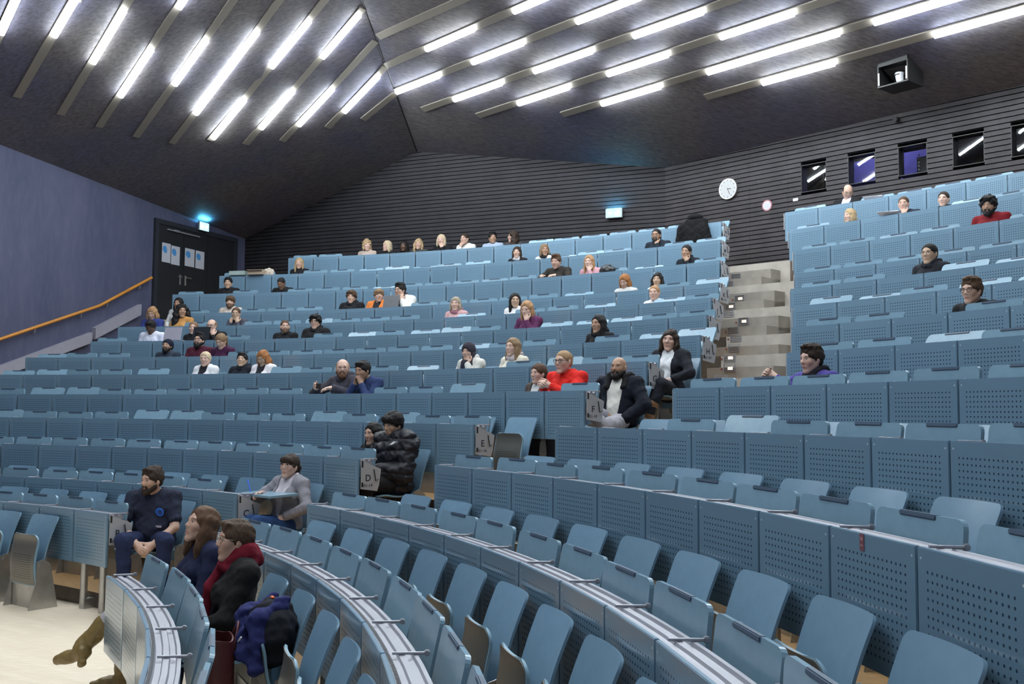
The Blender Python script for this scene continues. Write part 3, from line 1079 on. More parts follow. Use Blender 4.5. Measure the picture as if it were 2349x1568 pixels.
who('j_handschin', 'woman in grey resting her chin on both fists', 'woman with chin on fists', 'asian', 'bun', 'brown', dict(BOTH, yaw=20), fem=True, topc=(.06, .06, .08), glasses='thin')
who('j_redblue', 'woman with reddish blond hair in blue, leftmost of her row', 'woman in blue at the left', 'light', 'shoulder', 'ginger', DOWN, fem=True, topc=(.035, .05, .20))
who('i_purple', 'woman with long red-blond hair in a purple sweater, hand to her mouth', 'woman in purple sweater', 'fair', 'long', 'ginger', dict(CHIN, pitch=12), fem=True, topc=(.10, .025, .075))
who('i_hairup', 'woman with fair hair pinned up in a black round-neck top', 'woman with pinned-up hair', 'fair', 'bun', 'light', LEFT, fem=True, topc=BLK, hairrgb=(.20, .12, .07))
who('i_baldhand', 'balding man in glasses with his fist at his mouth', 'balding man with fist at mouth', 'fair', 'receding', 'light', BOTH, topc=BLK, glasses='dark', fat=.02)
who('i_beardblack', 'man in black with close-cropped hair and brown beard', 'close-cropped bearded man', 'light', 'crop', 'brown', LEFT2, topc=BLK, beard=.4)
who('i_curlyglasses', 'man with dark curly hair and glasses in a black hoodie', 'curly man in glasses', 'light', 'curly', 'black', LEFT, top='hood', topc=BLK, glasses='dark')
who('i_whiteshirt', 'dark-skinned man in a white shirt bent over a pale laptop', 'man in white shirt at the laptop', 'dark', 'short', 'black', dict(DOWN, lean=6), topc=(.62, .62, .72))
who('h_black', 'woman with long black hair in black, alone above the bearded bald man', 'woman in black with long hair', 'tan', 'long', 'black', NEU, fem=True, topc=(.010, .010, .012), scarf=(.010, .010, .012), res=.0085)
who('h_beanie', 'man with dark beanie and beard, eyes towards the ceiling', 'man in beanie', 'tan', 'beanie', 'black', UP, topc=(.03, .04, .06), beard=.7, hairrgb=(.012, .014, .028), beardrgb=(.012, .010, .010))
who('h_maroon', 'bearded man in black glasses and a maroon V-neck', 'man in maroon', 'light', 'quiff', 'black', UP, topc=(.07, .012, .025), beard=1.0, glasses='dark')
who('h_bowed', 'woman with fair plaited hair, head bowed, in dark purple', 'woman with bowed head', 'light', 'ponytail', 'light', dict(DOWN, lean=4), fem=True, topc=(.05, .012, .04))
who('g_hijab', 'woman in a dark patterned headscarf and cream hoodie, hand on chin', 'woman in headscarf', 'light', 'hijab', 'black', CHIN, fem=True, top='hood', topc=(.58, .55, .50), hairrgb=(.035, .03, .04), res=.0085)
who('g_longhair', 'woman with very long straight light brown hair and pale scarf', 'woman with long straight hair', 'fair', 'long', 'light', dict(NEU, pitch=-3), fem=True, topc=(.6, .55, .46), scarf=(.45, .38, .38), hairrgb=(.24, .155, .085), res=.0085)
who('g_white', 'woman with fair tied hair in a white jacket and black top', 'woman in white jacket', 'fair', 'ponytail', 'pale', LEFT, fem=True, top='jacket', topc=(.66, .66, .68), innerc=(.02, .02, .025))
who('g_asian', 'black-haired man in a black padded jacket with his head tilted back', 'man with head tilted back', 'asian', 'short', 'black', dict(UP, yaw=20, pitch=-10), top='hood', topc=(.012, .014, .022))
who('g_redbrown', 'woman with red-brown hair and glasses in a white jacket, looking down', 'red-brown-haired woman in white', 'asian', 'shoulder', 'red', dict(DOWN, yaw=0), fem=True, top='jacket', topc=(.66, .62, .64), innerc=(.02, .02, .025), glasses='thin')
who('f_glasses', 'man with ginger beard and glasses in a dark grey jacket, holding a phone', 'man holding a phone', 'fair', 'receding', 'ginger', {'yaw': 42, 'lean': 2, 'wL': (-.10, .58, .80), 'wR': (.13, .62, .80), 'hfR': (-.3, .9, .25), 'hnR': (-1, 0, .1), 'hfL': (.6, .9, 0), 'pR': (1, -.2, -.5), 'pL': (-1, -.3, -.5)},
    top='hood', topc=(.045, .042, .055), beard=.55, glasses='thin', beardrgb=(.10, .05, .03), res=.0075, fat=.02)
who('f_clasp', 'man in a navy shirt with folded hands pressed to his mouth', 'man with folded hands', 'tan', 'short', 'black', {'yaw': 2, 'lean': 12, 'pitch': 4, 'wL': (-.055, .50, .86), 'hfL': (.35, .1, .9), 'hnL': (1, -.15, .1), 'curlL': 55, 'pL': (-.6, .3, -1),
    'wR': (.055, .50, .86), 'hfR': (-.35, .1, .9), 'hnR': (-1, -.15, .1), 'curlR': 55, 'pR': (.6, .3, -1)}, topc=(.025, .040, .11), stub=.45, sleeve=.5, res=.0075)
who('f_hairup', 'young woman with brown hair tied up, in a taupe jacket beside the red sweater', 'young woman in taupe jacket', 'fair', 'ponytail', 'brown', NEU, fem=True, top='jacket', topc=(.075, .06, .05), innerc=(.55, .55, .56), res=.008)
who('rn_suit', 'man in glasses and a black suit bent over papers, top right row', 'man in black suit', 'light', 'receding', 'black', dict(DOWN, yaw=38, pitch=30), top='jacket', topc=BLK, innerc=(.5, .5, .7), glasses='thin')
who('rm_woman', 'woman with tied dark hair in black, second row of the right block from the top', 'woman at the top right', 'fair', 'bun', 'dark', dict(LEFT, yaw=14), fem=True, topc=BLK)
who('rm_hand', 'short-haired man resting his mouth on his hand, beside a white paper', 'man resting his mouth on his hand', 'light', 'crop', 'brown', dict(CHIN, yaw=20), topc=(.02, .025, .04))
who('rm_blond', 'blond woman in black with her face turned away to the left', 'blond woman turned away', 'fair', 'bob', 'blond', {'yaw': -20}, fem=True, topc=BLK)
who('rl_red', 'bearded man in a dark red sweater, upper right', 'man in dark red sweater', 'tan', 'curly', 'black', {'yaw': 18, 'lean': 4, 'pitch': 4}, topc=(.17, .010, .014), beard=.5)
who('rj_puffer', 'woman with tied black hair and glasses in a black puffer jacket', 'woman in black puffer jacket', 'asian', 'bun', 'black', {'yaw': 8}, fem=True, top='hood', topc=(.012, .013, .018), glasses='thin', res=.008)
who('rh_glasses', 'man with brown hair and dark-rimmed glasses in black, far right', 'man in dark-rimmed glasses', 'light', 'quiff', 'brown', {'yaw': 6, 'lean': 2}, topc=BLK, glasses='dark', res=.0075, hres=.007)
who('rf_dark', 'dark-haired man in violet with folded hands, beside the concrete stairs', 'dark-haired man in violet', 'fair', 'quiff', 'dark', {'yaw': -2, 'pitch': 2, 'lean': -2, 'wR': (.27, .54, .905), 'hfR': (-.35, .6, .35), 'hnR': (-1, 0, -.2), 'wL': (.18, .51, .895), 'hfL': (.5, .7, .3), 'hnL': (1, -.2, -.3), 'curlR': 45, 'curlL': 45, 'pL': (-.8, -.2, -.6), 'pR': (1, -.1, -.4)},
    topc=(.075, .06, .26), scarf=(.02, .02, .025), res=.0075, hres=.007)


# ---- the people who can be seen at full length
def ap_tee(P, J, res, root):
    place_child('t_shirt', top_mesh(P, J, res, 't_shirt', M_cloth, .015, .36, hem=-.12, wr=.006), root, None, (.022, .026, .048))
    place_child('trousers', trouser_mesh(P, J, res, M_denim), root, None, (.018, .026, .068))
    # printed round badge on the chest and a name tag
    Rt, P0 = J['Rt'], J['P0']
    m = MB()
    m.tube([(0, 0, 0), (0, .004, 0)], .040, 24)
    o = place_child('chest_print', m.mesh('chest_print', simple('bright blue print', (.02, .14, .65), .7)), root, mat4(Rt @ rotm(-12, 10), P0 + Rt @ V3(-.085, .142, .30)))
    m = MB()
    for a in np.linspace(0, 2 * pi, 9)[:-1]:
        m.box((.014 * cos(a) - .004, .0045, .014 * sin(a)), (.012, .003, .012))
    obj('print_motif', m.mesh('print_motif', simple('dark blue print', (.015, .03, .12), .7)), o)
    m = MB()
    m.box((0, .003, 0), (.07, .004, .018))
    place_child('name_tag', m.mesh('name_tag', simple('lilac tag', (.40, .34, .42), .6)), root, mat4(Rt @ rotm(-6, -4), P0 + Rt @ V3(-.075, .178, .175)))


def shoes(P, J, res, root, color, mat=None, boot=0.0, heel=0.0):
    for nm in 'RL':
        pr = inflate(foot_prims(J, nm), .010)
        A, K = J['A' + nm], J['K' + nm]
        if boot:
            pr.append(C(A, A + (K - A) * boot, .050, .062, k=.02))
        f = J['f' + nm] / np.linalg.norm(J['f' + nm])
        dn = (A - K) / np.linalg.norm(A - K)
        dn = dn - f * (dn @ f)
        dn /= np.linalg.norm(dn)
        if heel:
            pr.append(C(A + dn * .05 - f * .025, A + dn * (.05 + heel) - f * .028, .036, .030, k=.010))
        place_child('boot' if boot else 'shoe', mesh_sdf('shoe', pr, res, mat or M_leather, lambda p, d: wrinkle(p, d, .006 if boot else .003)), root, None, color)


POSE_TEE = {'twist': 46, 'lean': 10, 'yaw': -36, 'pitch': -2, 'wR': (-.19, .555, .485), 'wL': (-.30, .44, .485), 'hfR': (-.75, -.10, -.45), 'hnR': (.1, -.8, -.5), 'hfL': (.1, .75, -.5), 'hnL': (.7, .1, -.6), 'curlR': 32, 'curlL': 38,
            'pR': (.9, .8, -.2), 'pL': (-.3, -1, -.3), 'kR': (-.17, .66, .52), 'aR': (-.20, .66, .10), 'kL': (-.42, .40, .52), 'aL': (-.42, .44, .10), 'fR': (-.5, 1, -.05), 'fL': (-1, .5, -.05)}
who('b_tee', 'bearded man in a navy T-shirt with a blue print, beside end plate B', 'man in navy T-shirt', 'light', 'sidepart', 'dark', POSE_TEE, fat=.045, beard=.12, apparel=None, fg=True, res=.0062, stub=.55)
PEOPLE[-1]['apparel'] = lambda P, J, r, o: (ap_tee(P, J, .008, o), shoes(P, J, .008, o, (.03, .03, .035)))

POSE_NAVY = {'twist': 4, 'lean': -8, 'yaw': 4, 'pitch': -16, 'kR': (.13, .66, .575), 'aR': (.235, .905, .300), 'fR': (.75, .60, -.22), 'kL': (.03, .68, .50), 'aL': (.20, .66, .10), 'fL': (.3, 1, -.05),
             'wR': (.05, .50, .60), 'wL': (-.08, .48, .60), 'hfR': (-.4, .8, -.1), 'hfL': (.5, .8, -.1)}


def ap_navy(P, J, res, root):
    place_child('sweater', top_mesh(P, J, .008, 'sweater', M_knit, .013, .97, wr=.004), root, None, (.018, .022, .055))
    place_child('trousers', trouser_mesh(P, J, .009, M_denim, .62), root, None, (.42, .41, .44))
    shoes(P, J, .0065, root, (.20, .135, .045), M_leather, .50, .055)


who('a_navy', 'woman with long brown hair in a navy sweater and olive boots, looking up', 'woman in navy sweater', 'light', 'long', 'brown', POSE_NAVY, fem=True, fg=True, res=.0058, hres=.0055, seat=31.4, hairrgb=(.115, .062, .035))
PEOPLE[-1]['apparel'] = ap_navy


def ap_scarf(P, J, res, root):
    place_child('jacket', top_mesh(P, J, .0075, 'jacket', M_knit, .026, .97, hem=-.12, open_=(-.05, .02, .06), wr=.006), root, None, (.020, .018, .019))
    place_child('sweater', top_mesh(P, J, .009, 'sweater', M_cloth, .011, .3), root, None, (.02, .02, .03))
    place_child('scarf', scarf_mesh(P, J, .007, M_knit, .034, 3, .42), root, None, (.16, .010, .022))
    place_child('trousers', trouser_mesh(P, J, .010, M_denim), root, None, (.02, .025, .05))


who('a_scarf', 'person with short brown hair, glasses and a dark red scarf', 'person in red scarf', 'light', 'short', 'brown', {'lean': -7, 'yaw': 2, 'pitch': -4, 'twist': 2, 'wR': (.08, .50, .56), 'wL': (-.06, .50, .56), 'hfR': (-.5, .8, -.1), 'hfL': (.5, .8, -.1)},
    fem=True, fg=True, res=.0058, hres=.0052, glasses='thin', hairrgb=(.075, .045, .028))
PEOPLE[-1]['apparel'] = ap_scarf

POSE_BLZ = {'twist': 14, 'lean': -8, 'yaw': 10, 'pitch': -5, 'roll': -3, 'wR': (.05, .50, .790), 'hfR': (-.15, 1, .05), 'hnR': (-.6, 0, -.8), 'curlR': 42, 'wL': (-.17, .40, .575), 'hfL': (.35, .8, -.15), 'hnL': (.3, -.1, -1), 'pR': (1, -.3, -.3), 'pL': (-1, -.4, -.5),
            'kR': (-.02, .66, .535), 'aR': (.0, .64, .10), 'kL': (-.20, .70, .545), 'aL': (-.06, .80, .20), 'fL': (-.2, 1, -.3)}


def ap_blazer(P, J, res, root):
    place_child('sweater', top_mesh(P, J, .0085, 'sweater', M_knit, .011, .3, wr=.002), root, None, (.55, .50, .54))
    place_child('collar', scarf_mesh(P, J, .008, M_knit, .014, 2, 0, .053), root, None, (.55, .50, .54))
    place_child('blazer', top_mesh(P, J, .008, 'blazer', M_cloth, .024, .95, hem=-.13, open_=(.02, .012, .085), wr=.005), root, None, (.235, .225, .25))
    place_child('trousers', trouser_mesh(P, J, .009, M_denim), root, None, (.022, .055, .15))
    shoes(P, J, .009, root, (.05, .04, .04))


who('c_blazer', 'woman with fringe, glasses and light grey blazer writing at end plate C', 'woman in grey blazer', 'fair', 'fringe', 'dark', POSE_BLZ, fem=True, fg=True, res=.0068, hres=.006, glasses='thin')
PEOPLE[-1]['apparel'] = ap_blazer


def ap_puffer(P, J, res, root):
    place_child('puffer_jacket', top_mesh(P, J, .0078, 'puffer_jacket', M_nylon, .050, .97, hem=-.16, puff=.020, wr=.010, neck=.03), root, None, (.012, .0115, .017))
    place_child('collar', scarf_mesh(P, J, .009, M_nylon, .034, 2, 0, .082), root, None, (.012, .012, .016))
    place_child('trousers', trouser_mesh(P, J, .010, M_denim), root, None, (.014, .013, .015))
    shoes(P, J, .010, root, (.03, .03, .03))
    Rt, P0 = J['Rt'], J['P0']
    m = MB()
    n = 10
    m.prism([(-.022, -.012), (.022, -.012)] + [(.022 * cos(pi * i / n / 2) if False else .022 - .044 * i / n, -.012 + .034 * math.sin(pi / 2 * (i / n)) * (1 if i < n else 1)) for i in range(1, n + 1)], 0, .004)
    o = place_child('jacket_logo', m.mesh('jacket_logo', simple('white embroidery', (.75, .75, .78), .7)), root, mat4(Rt @ rotm(38, -12), P0 + Rt @ V3(-.120, .142, .385)))
    m = MB()
    for i in range(3):
        m.box((-.036, .002, -.010 + .013 * i), (.020, .004, .008))
    obj('logo_lettering', m.mesh('logo_lettering', bpy.data.materials['white embroidery']), o)


who('d_puffer', 'man with black bowl-cut hair, glasses and a black puffer jacket', 'man in black puffer jacket', 'asian', 'mop', 'black', {'twist': 4, 'lean': -4, 'yaw': 6, 'pitch': 10, 'wR': (.02, .50, .60), 'wL': (-.06, .48, .62), 'hfR': (-.6, .6, -.1), 'hfL': (.6, .6, -.1),
    'kL': (-.14, .68, .515), 'kR': (.10, .70, .51)}, fg=True, res=.0072, hres=.006, glasses='thin')
PEOPLE[-1]['apparel'] = ap_puffer
who('d_woman', 'woman with long black hair in black beside the puffer jacket', 'woman beside the puffer jacket', 'light', 'long', 'black', {'yaw': 6, 'pitch': 2}, fem=True, topc=BLK, top='hood', res=.0075, hres=.0065)


def ap_red(P, J, res, root):
    place_child('sweater', top_mesh(P, J, .0078, 'sweater', M_cloth, .018, .93, wr=.007), root, None, (.62, .022, .016))
    place_child('trousers', trouser_mesh(P, J, .012, M_denim), root, None, (.03, .035, .05))


who('f_red', 'man with short fair hair and dark glasses in a bright red sweater', 'man in red sweater', 'fair', 'crop', 'blond', {'twist': 8, 'lean': 2, 'yaw': -2, 'pitch': -2, 'wR': (.07, .54, .80), 'wL': (-.03, .53, .80), 'hfR': (-.45, .7, .25), 'hnR': (-.8, -.1, -.4), 'hfL': (.25, .8, .3), 'hnL': (.9, -.1, -.3),
    'curlR': 40, 'curlL': 46, 'pR': (.25, -.4, -.9), 'pL': (-1, -.3, -.4)}, fg=False, res=.0068, hres=.006, glasses='dark', hairrgb=(.34, .21, .11))
PEOPLE[-1]['apparel'] = ap_red

POSE_PARKA = {'twist': 24, 'lean': -10, 'yaw': -4, 'pitch': -2, 'wR': (.0, .42, .56), 'wL': (-.22, .36, .52), 'hfR': (-.5, .5, -.3), 'hfL': (.6, .5, -.2), 'pL': (-1, -.5, -.3),
              'kR': (-.06, .66, .585), 'aR': (-.26, .60, .34), 'fR': (-.5, .6, -.3), 'kL': (-.30, .64, .46), 'aL': (-.24, .66, .10), 'fL': (-.3, 1, -.05)}


def ap_parka(P, J, res, root):
    place_child('sweater', top_mesh(P, J, .0085, 'sweater', M_knit, .014, .3, wr=.003), root, None, (.62, .59, .54))
    place_child('parka', top_mesh(P, J, .008, 'parka', M_cloth, .036, .97, hem=-.14, open_=(-.12, .045, .10), wr=.006), root, None, (.007, .009, .017))
    place_child('fur_collar', scarf_mesh(P, J, .0085, M_fur, .042, 2, 0, .105, True), root, None, (.010, .010, .011))
    place_child('trousers', trouser_mesh(P, J, .009, M_cloth), root, None, (.34, .33, .36))
    shoes(P, J, .010, root, (.03, .03, .03))


who('f_parka', 'bald man with a black beard in an open black parka, beside end plate F', 'bald man in black parka', 'tan', None, 'black', POSE_PARKA, fg=True, res=.0066, beard=1.0, stub=.25, fat=.015)
PEOPLE[-1]['apparel'] = ap_parka
POSE_G = {'twist': 20, 'lean': -10, 'yaw': 6, 'pitch': 2, 'roll': -6, 'wR': (-.06, .43, .60), 'wL': (-.15, .40, .60), 'hfR': (-.7, .5, -.1), 'hfL': (.5, .7, -.1), 'hnL': (0, 0, -1), 'pR': (1, -.4, -.3), 'pL': (-1, -.4, -.4),
          'kR': (-.10, .66, .50), 'aR': (-.08, .66, .10), 'kL': (-.28, .66, .545), 'aL': (-.24, .82, .22), 'fL': (-.1, 1, -.3), 'fR': (-.2, 1, -.05)}


def ap_black_blazer(P, J, res, root):
    place_child('blouse', top_mesh(P, J, .0085, 'blouse', M_cloth, .012, .97, wr=.005), root, None, (.66, .66, .68))
    place_child('blazer', top_mesh(P, J, .008, 'blazer', M_cloth, .026, .90, hem=-.13, open_=(-.12, .06, .075), wr=.005), root, None, (.016, .017, .024))
    place_child('trousers', trouser_mesh(P, J, .009, M_cloth), root, None, (.013, .014, .020))
    shoes(P, J, .009, root, (.22, .10, .035), M_leather, .35)


who('g_blazer', 'woman with dark shoulder-length hair in a black blazer, beside end plate G', 'woman in black blazer', 'fair', 'shoulder', 'dark', POSE_G, fem=True, fg=True, res=.0068, hres=.0065)
PEOPLE[-1]['apparel'] = ap_black_blazer
# ------------------------------------------------------------------ desks
def rounded_top(w, h, rc, n=4):
    o = [(-w / 2, 0), (w / 2, 0)]
    for i in range(n + 1):
        a = i * pi / 2 / n
        o.append((w / 2 - rc + rc * cos(a), h - rc + rc * sin(a)))
    for i in range(n + 1):
        a = pi / 2 + i * pi / 2 / n
        o.append((-w / 2 + rc + rc * cos(a), h - rc + rc * sin(a)))
    return o


m = MB()
m.box((0, 0, PANEL_H / 2), (0.580, 0.020, PANEL_H), bev=.003)
ME_panel = m.mesh('desk_panel', M_panel)
m = MB()
m.prism(rounded_top(0.55, 0.31, .035), -.010, .010)
ME_tab = m.mesh('folding_tablet', M_tablet)
m = MB()
m.box((0, -.002, .302), (.23, .026, .020), bev=.004)
ME_grip = m.mesh('grip', simple('slate grip recess', (.055, .09, .14), .5))
m = MB()
m.tube([(0, 0, 0), (0, .13, -.005)], .006, 6)
m.box((0, .135, -.005), (.022, .022, .022), bev=.004)
ME_arm = m.mesh('hinge_arm', M_alu)


def desk_edges(k, blk):
    w = 0.6 * (0.9864 if blk == 'R' else 1.0)
    st = math.degrees(w / R_[k])
    if blk == 'L':
        t = TL[k] if k in TL else 80
        lo, hi = LEND[k], LFAR[k]
    else:
        t = TR[k]
        lo, hi = RFAR[k], TR[k]
    j0 = math.ceil((t - hi) / st - 0.35)
    j1 = math.floor((t - lo) / st + 0.35)
    return [t - j * st for j in range(j0, j1 + 1)]


TILTS = [4, 5, 6, 6, 7, 8, 9, 26, 32, 36]
ROWLAB = {}
COUNT_L = 'BCDEFGHIJKLMN'
for k in COUNT_L:
    ROWLAB[k, 'L'] = 'blue perforated desk row of the left block, end plate %s at the aisle' % k
RNAME = ['foremost curved desk row of the right block, beside the olive boot',
         'second curved desk row of the right block, passing behind the person in red scarf',
         'third curved desk row of the right block, starting beside the woman in grey blazer',
         'fourth desk row of the right block, starting beside the man in black puffer jacket',
         'fifth desk row of the right block, starting below the man in grey trousers',
         'sixth desk row of the right block, just in front of the dark-haired man',
         'seventh desk row of the right block, just behind the dark-haired man',
         'eighth desk row of the right block, in front of the man in glasses',
         'ninth desk row of the right block, behind the man in glasses',
         'tenth desk row of the right block, in front of the woman in puffer jacket',
         'eleventh desk row of the right block, behind the woman in puffer jacket',
         'twelfth desk row of the right block, in front of the man in red',
         'thirteenth desk row of the right block, second from the top',
         'topmost desk row of the right block, below the booth windows']
for i, k in enumerate(ROWS):
    ROWLAB[k, 'R'] = RNAME[i]
SEATNO = {'B': '01-10', 'C': '01-12', 'D': '01-14', 'E': '01-16', 'F': '01-18', 'G': '01-18'}
SLOTS = {}
rng = random.Random(11)
for blk, ks in (('L', 'BCDEFGHIJKLMN'), ('R', ROWS)):
    for k in ks:
        ed = desk_edges(k, blk)
        r, zt = R_[k], Z_[k]
        mid = ed[len(ed) // 2]
        root = empty('desk_row', pol(r, mid, TIER[k]))
        tag(root, ROWLAB[k, blk], 'desk row')
        inv = Matrix.Translation(-root.location)
        SLOTS[k, blk] = [(a + b) / 2 for a, b in zip(ed[:-1], ed[1:])]
        near = k in 'ABCDEF'
        for ai in SLOTS[k, blk]:
            p = pol(r, ai, zt - PANEL_H) - root.location
            obj('desk_panel', ME_panel, root, p, rad(ai) - pi / 2)
            tl = rng.choice(TILTS)
            if (k, blk) == ('E', 'R') and ai in SLOTS[k, blk][:2]:
                continue
            if near:
                tl = min(tl, 11 if k in 'ABCD' else 24)
                if k in 'AB' and blk == 'R':
                    tl = rng.choice((12, 14, 16))
            up = {'A': .045, 'B': .035, 'C': .015}.get(k, 0) if blk == 'R' else 0
            tb = obj('folding_tablet', ME_tab, root, pol(r + .165 + up * .3, ai, up + zt - .222 - rng.random() * .012 + (.05 if tl > 20 else 0)) - root.location)
            tb.rotation_euler = Euler((-rad(tl), 0, rad(ai) - pi / 2), 'XYZ')
            dn = [q for q in PEOPLE if (q['row'], q['blk']) == (k, blk) and abs(q['th'] - ai) < math.degrees(.33 / r)
                  and q['id'] not in ('d_woman', 'd_puffer', 'b_tee', 'f_parka', 'g_blazer', 'rf_dark', 'a_navy', 'a_scarf', 'c_blazer')]
            if dn:                                                       # swung down in front of its user
                tb.location = pol(r + .13, ai, zt - .02) - root.location
                tb.rotation_euler = Euler((-rad(88), 0, rad(ai) - pi / 2), 'XYZ')
            if (k, blk) == ('C', 'L') and ai == SLOTS[k, blk][-1]:      # swung down as a writing surface
                tb.location = pol(r + .15, ai - 1.75, zt - .02) - root.location
                tb.rotation_euler = Euler((-rad(88), 0, rad(ai - 1.75) - pi / 2), 'XYZ')
            c = rng.uniform(.93, 1.1)
            tb.color = (BLUE[0] * c * 1.25, BLUE[1] * c * 1.2, BLUE[2] * c * 1.12, 1)
            obj('grip', ME_grip, tb)
        m = MB()
        n = max(2, len(ed) * 2)
        m.sweep([(.013, zt - .055), (.013, zt - .006), (.030, zt - .006), (.036, zt - .020), (.060, zt - .020), (.066, zt - .010), (.090, zt - .010),
                 (.096, zt - .024), (.118, zt - .024), (.124, zt - .012), (.140, zt - .012), (.140, zt - .055)], r, ed[0], ed[-1], n)
        m.v = [tuple(Vector(q) - root.location) for q in m.v]
        obj('ledge_tray', m.mesh('ledge_tray', M_alu), root)
        if near:
            for e in ed:
                obj('hinge_arm', ME_arm, root, pol(r + .04, e, zt - .002) - root.location, rad(e) - pi / 2)
        if k in 'AB' and blk == 'R':
            m = MB()
            q = 0
            aa = ed[0]
            while aa > ed[-1]:
                m.add([pol(r + .014, aa, zt - .004), pol(r + .030, aa, zt - .004), pol(r + .030, aa - .06, zt - .004), pol(r + .014, aa - .06, zt - .004)], [(0, 1, 2, 3)])
                aa -= .115
            m.v = [tuple(Vector(q) - root.location) for q in m.v]
            obj('vent_slots', m.mesh('vent_slots', M_black), root)
        # posts down to the lower tier
        pz = TIER[ROWS[max(0, ROWS.index(k) - 1)]]
        posts = [ed[-1] + .95, ed[-1] + 2.9] if (blk == 'L' and k == 'B') else []
        posts += [e for e in ed[1:-1:3] if not (blk == 'L' and k == 'B' and e < ed[-1] + 5)]
        for e in posts:
            m = MB()
            b = pol(r + .06, e, 0) - root.location
            b.z = 0
            zz = -root.location.z
            m.tube([b + Vector((0, 0, zz + pz)), b + Vector((0, 0, zz + zt - .06))], .033, 14)
            u = Vector((cos(rad(e)), sin(rad(e)), 0))
            m.box(b + u * .045 + Vector((0, 0, zz + pz + .045)), (.12, .09, .09), Matrix.Rotation(rad(e), 3, 'Z'))
            obj('post', m.mesh('post', M_steel, True), root)
        # end plate with the row letter
        e = ed[-1] if blk == 'L' else ed[0]
        sgn = -1 if blk == 'L' else 1
        pl = empty('end_plate', pol(r, e, zt) - root.location)
        bpy.data.objects.remove(pl)
        m = MB()
        ol = [(.012, -.012), (.225, -.10), (.205, -.245), (.185, -.30), (.012, -.275)]
        m.prism(ol, -.006, .006)
        po = obj('end_plate', m.mesh('end_plate', M_sign), root, pol(r, e + sgn * .06, zt) - root.location)
        po.rotation_euler = (0, 0, rad(e))
        if blk == 'L':
            t = obj('row_letter', text_mesh(k, .085, M_letter, .0006, .0012), po, (.085, -.0068, -.205))
            t.rotation_euler = (pi / 2, 0, 0)
            t = obj('seat_numbers', text_mesh(SEATNO.get(k, '01-20'), .042, M_letter, .0006), po, (.085, -.0068, -.258))
            t.rotation_euler = (pi / 2, 0, 0)
            m = MB()
            m.box((.022, -.0075, -.235), (.020, .003, .04))
            m.box((.022, -.0075, -.05), (.016, .003, .06))
            obj('black_mark', m.mesh('black_mark', M_black), po)
            m = MB()
            m.tube([(.145, -.012, -.10), (.165, -.012, -.205)], .0045, 6)
            m.tube([(.165, -.012, -.205), (.195, -.012, -.19)], .003, 6)
            obj('clip', m.mesh('clip', M_black), po)


# ------------------------------------------------------------------ tip-up seats
def shell(fn, nu, nv, th):
    """closed thin shell from a parametric front surface"""
    P = [[Vector(fn(i / nu * 2 - 1, j / nv)) for i in range(nu + 1)] for j in range(nv + 1)]
    Q = []
    for j in range(nv + 1):
        row = []
        for i in range(nu + 1):
            du = P[j][min(i + 1, nu)] - P[j][max(i - 1, 0)]
            dv = P[min(j + 1, nv)][i] - P[max(j - 1, 0)][i]
            row.append(P[j][i] - du.cross(dv).normalized() * th)
        Q.append(row)
    m = MB()
    a = [p for r in P for p in r]
    b = [p for r in Q for p in r]
    n = len(a)
    W_ = nu + 1
    fs = []
    for j in range(nv):
        for i in range(nu):
            q = (j * W_ + i, j * W_ + i + 1, (j + 1) * W_ + i + 1, (j + 1) * W_ + i)
            fs += [q, tuple(x + n for x in q)[::-1]]
    for i in range(nu):
        fs += [(i + 1, i, i + n, i + 1 + n), (nv * W_ + i, nv * W_ + i + 1, nv * W_ + i + 1 + n, nv * W_ + i + n)]
    for j in range(nv):
        fs += [(j * W_, (j + 1) * W_, (j + 1) * W_ + n, j * W_ + n), ((j + 1) * W_ + nu, j * W_ + nu, j * W_ + nu + n, (j + 1) * W_ + nu + n)]
    m.add(a + b, fs)
    return m


def corner_w(w, v, h, rc):
    d = v * h - (h - rc)
    return w / 2 if d <= 0 else w / 2 - rc + math.sqrt(max(0, rc * rc - d * d)) * 1.0


def back_fn(u, v):
    v = 1 - (1 - v) ** 2.0
    h = .545
    w = .405 + .035 * v
    hw = corner_w(w, v, h, .036)
    x = u * hw
    z = .28 + h * v
    y = .175 - .145 * v + .03 * math.sin(pi * v) - .028 * (1 - (u * hw / .22) ** 2) + .012
    return (x, y, z)


def pan_fn(u, v):
    v = 1 - (1 - v) ** 1.8
    # unfolded seat: v 0 rear .. 1 front edge
    L_ = .455
    hw = corner_w(.42, v, L_, .06)
    y = .17 + L_ * v
    z = .425 - .03 * math.sin(pi * min(1, v * 1.1)) + .004 - .02 * max(0, v - .8) * 5 - .012 * (1 - (u) ** 2)
    return (u * hw, y, z)


sh = shell(back_fn, 10, 18, -.012)
ME_back = sh.mesh('backrest', M_seat, True)
sh = shell(pan_fn, 10, 16, .014)
ME_pan = sh.mesh('seat_pan', M_seat, True)


def under_up():
    # punched plate following the underside of the seat, in the frame of a plate standing up (x across, z along)
    def fn(u, v):
        x, y, z = pan_fn(u * .95, .01 + .965 * v)
        return (x, .392 - z + .0175, y - .188)
    return shell(fn, 10, 16, -.005)


ME_under = under_up().mesh('punched_underside', M_under, True)
m = MB()
for x in (-.215, .215):
    ol = [(.02, 0), (.30, 0), (.24, .22), (.235, .43), (.17, .45), (.10, .40), (.06, .2)]
    M4 = Matrix.Translation((x, 0, 0)) @ Matrix.Rotation(pi / 2, 4, 'Z')
    m.prism(ol, -.004, .004, M4)
    m.tube([(x - .012, .20, .40), (x + .012, .20, .40)], .014, 10)
m.box((0, .215, .115), (.40, .012, .23))
ME_bracket = m.mesh('side_bracket', M_steel)
PIV = Vector((0, .235, .40))


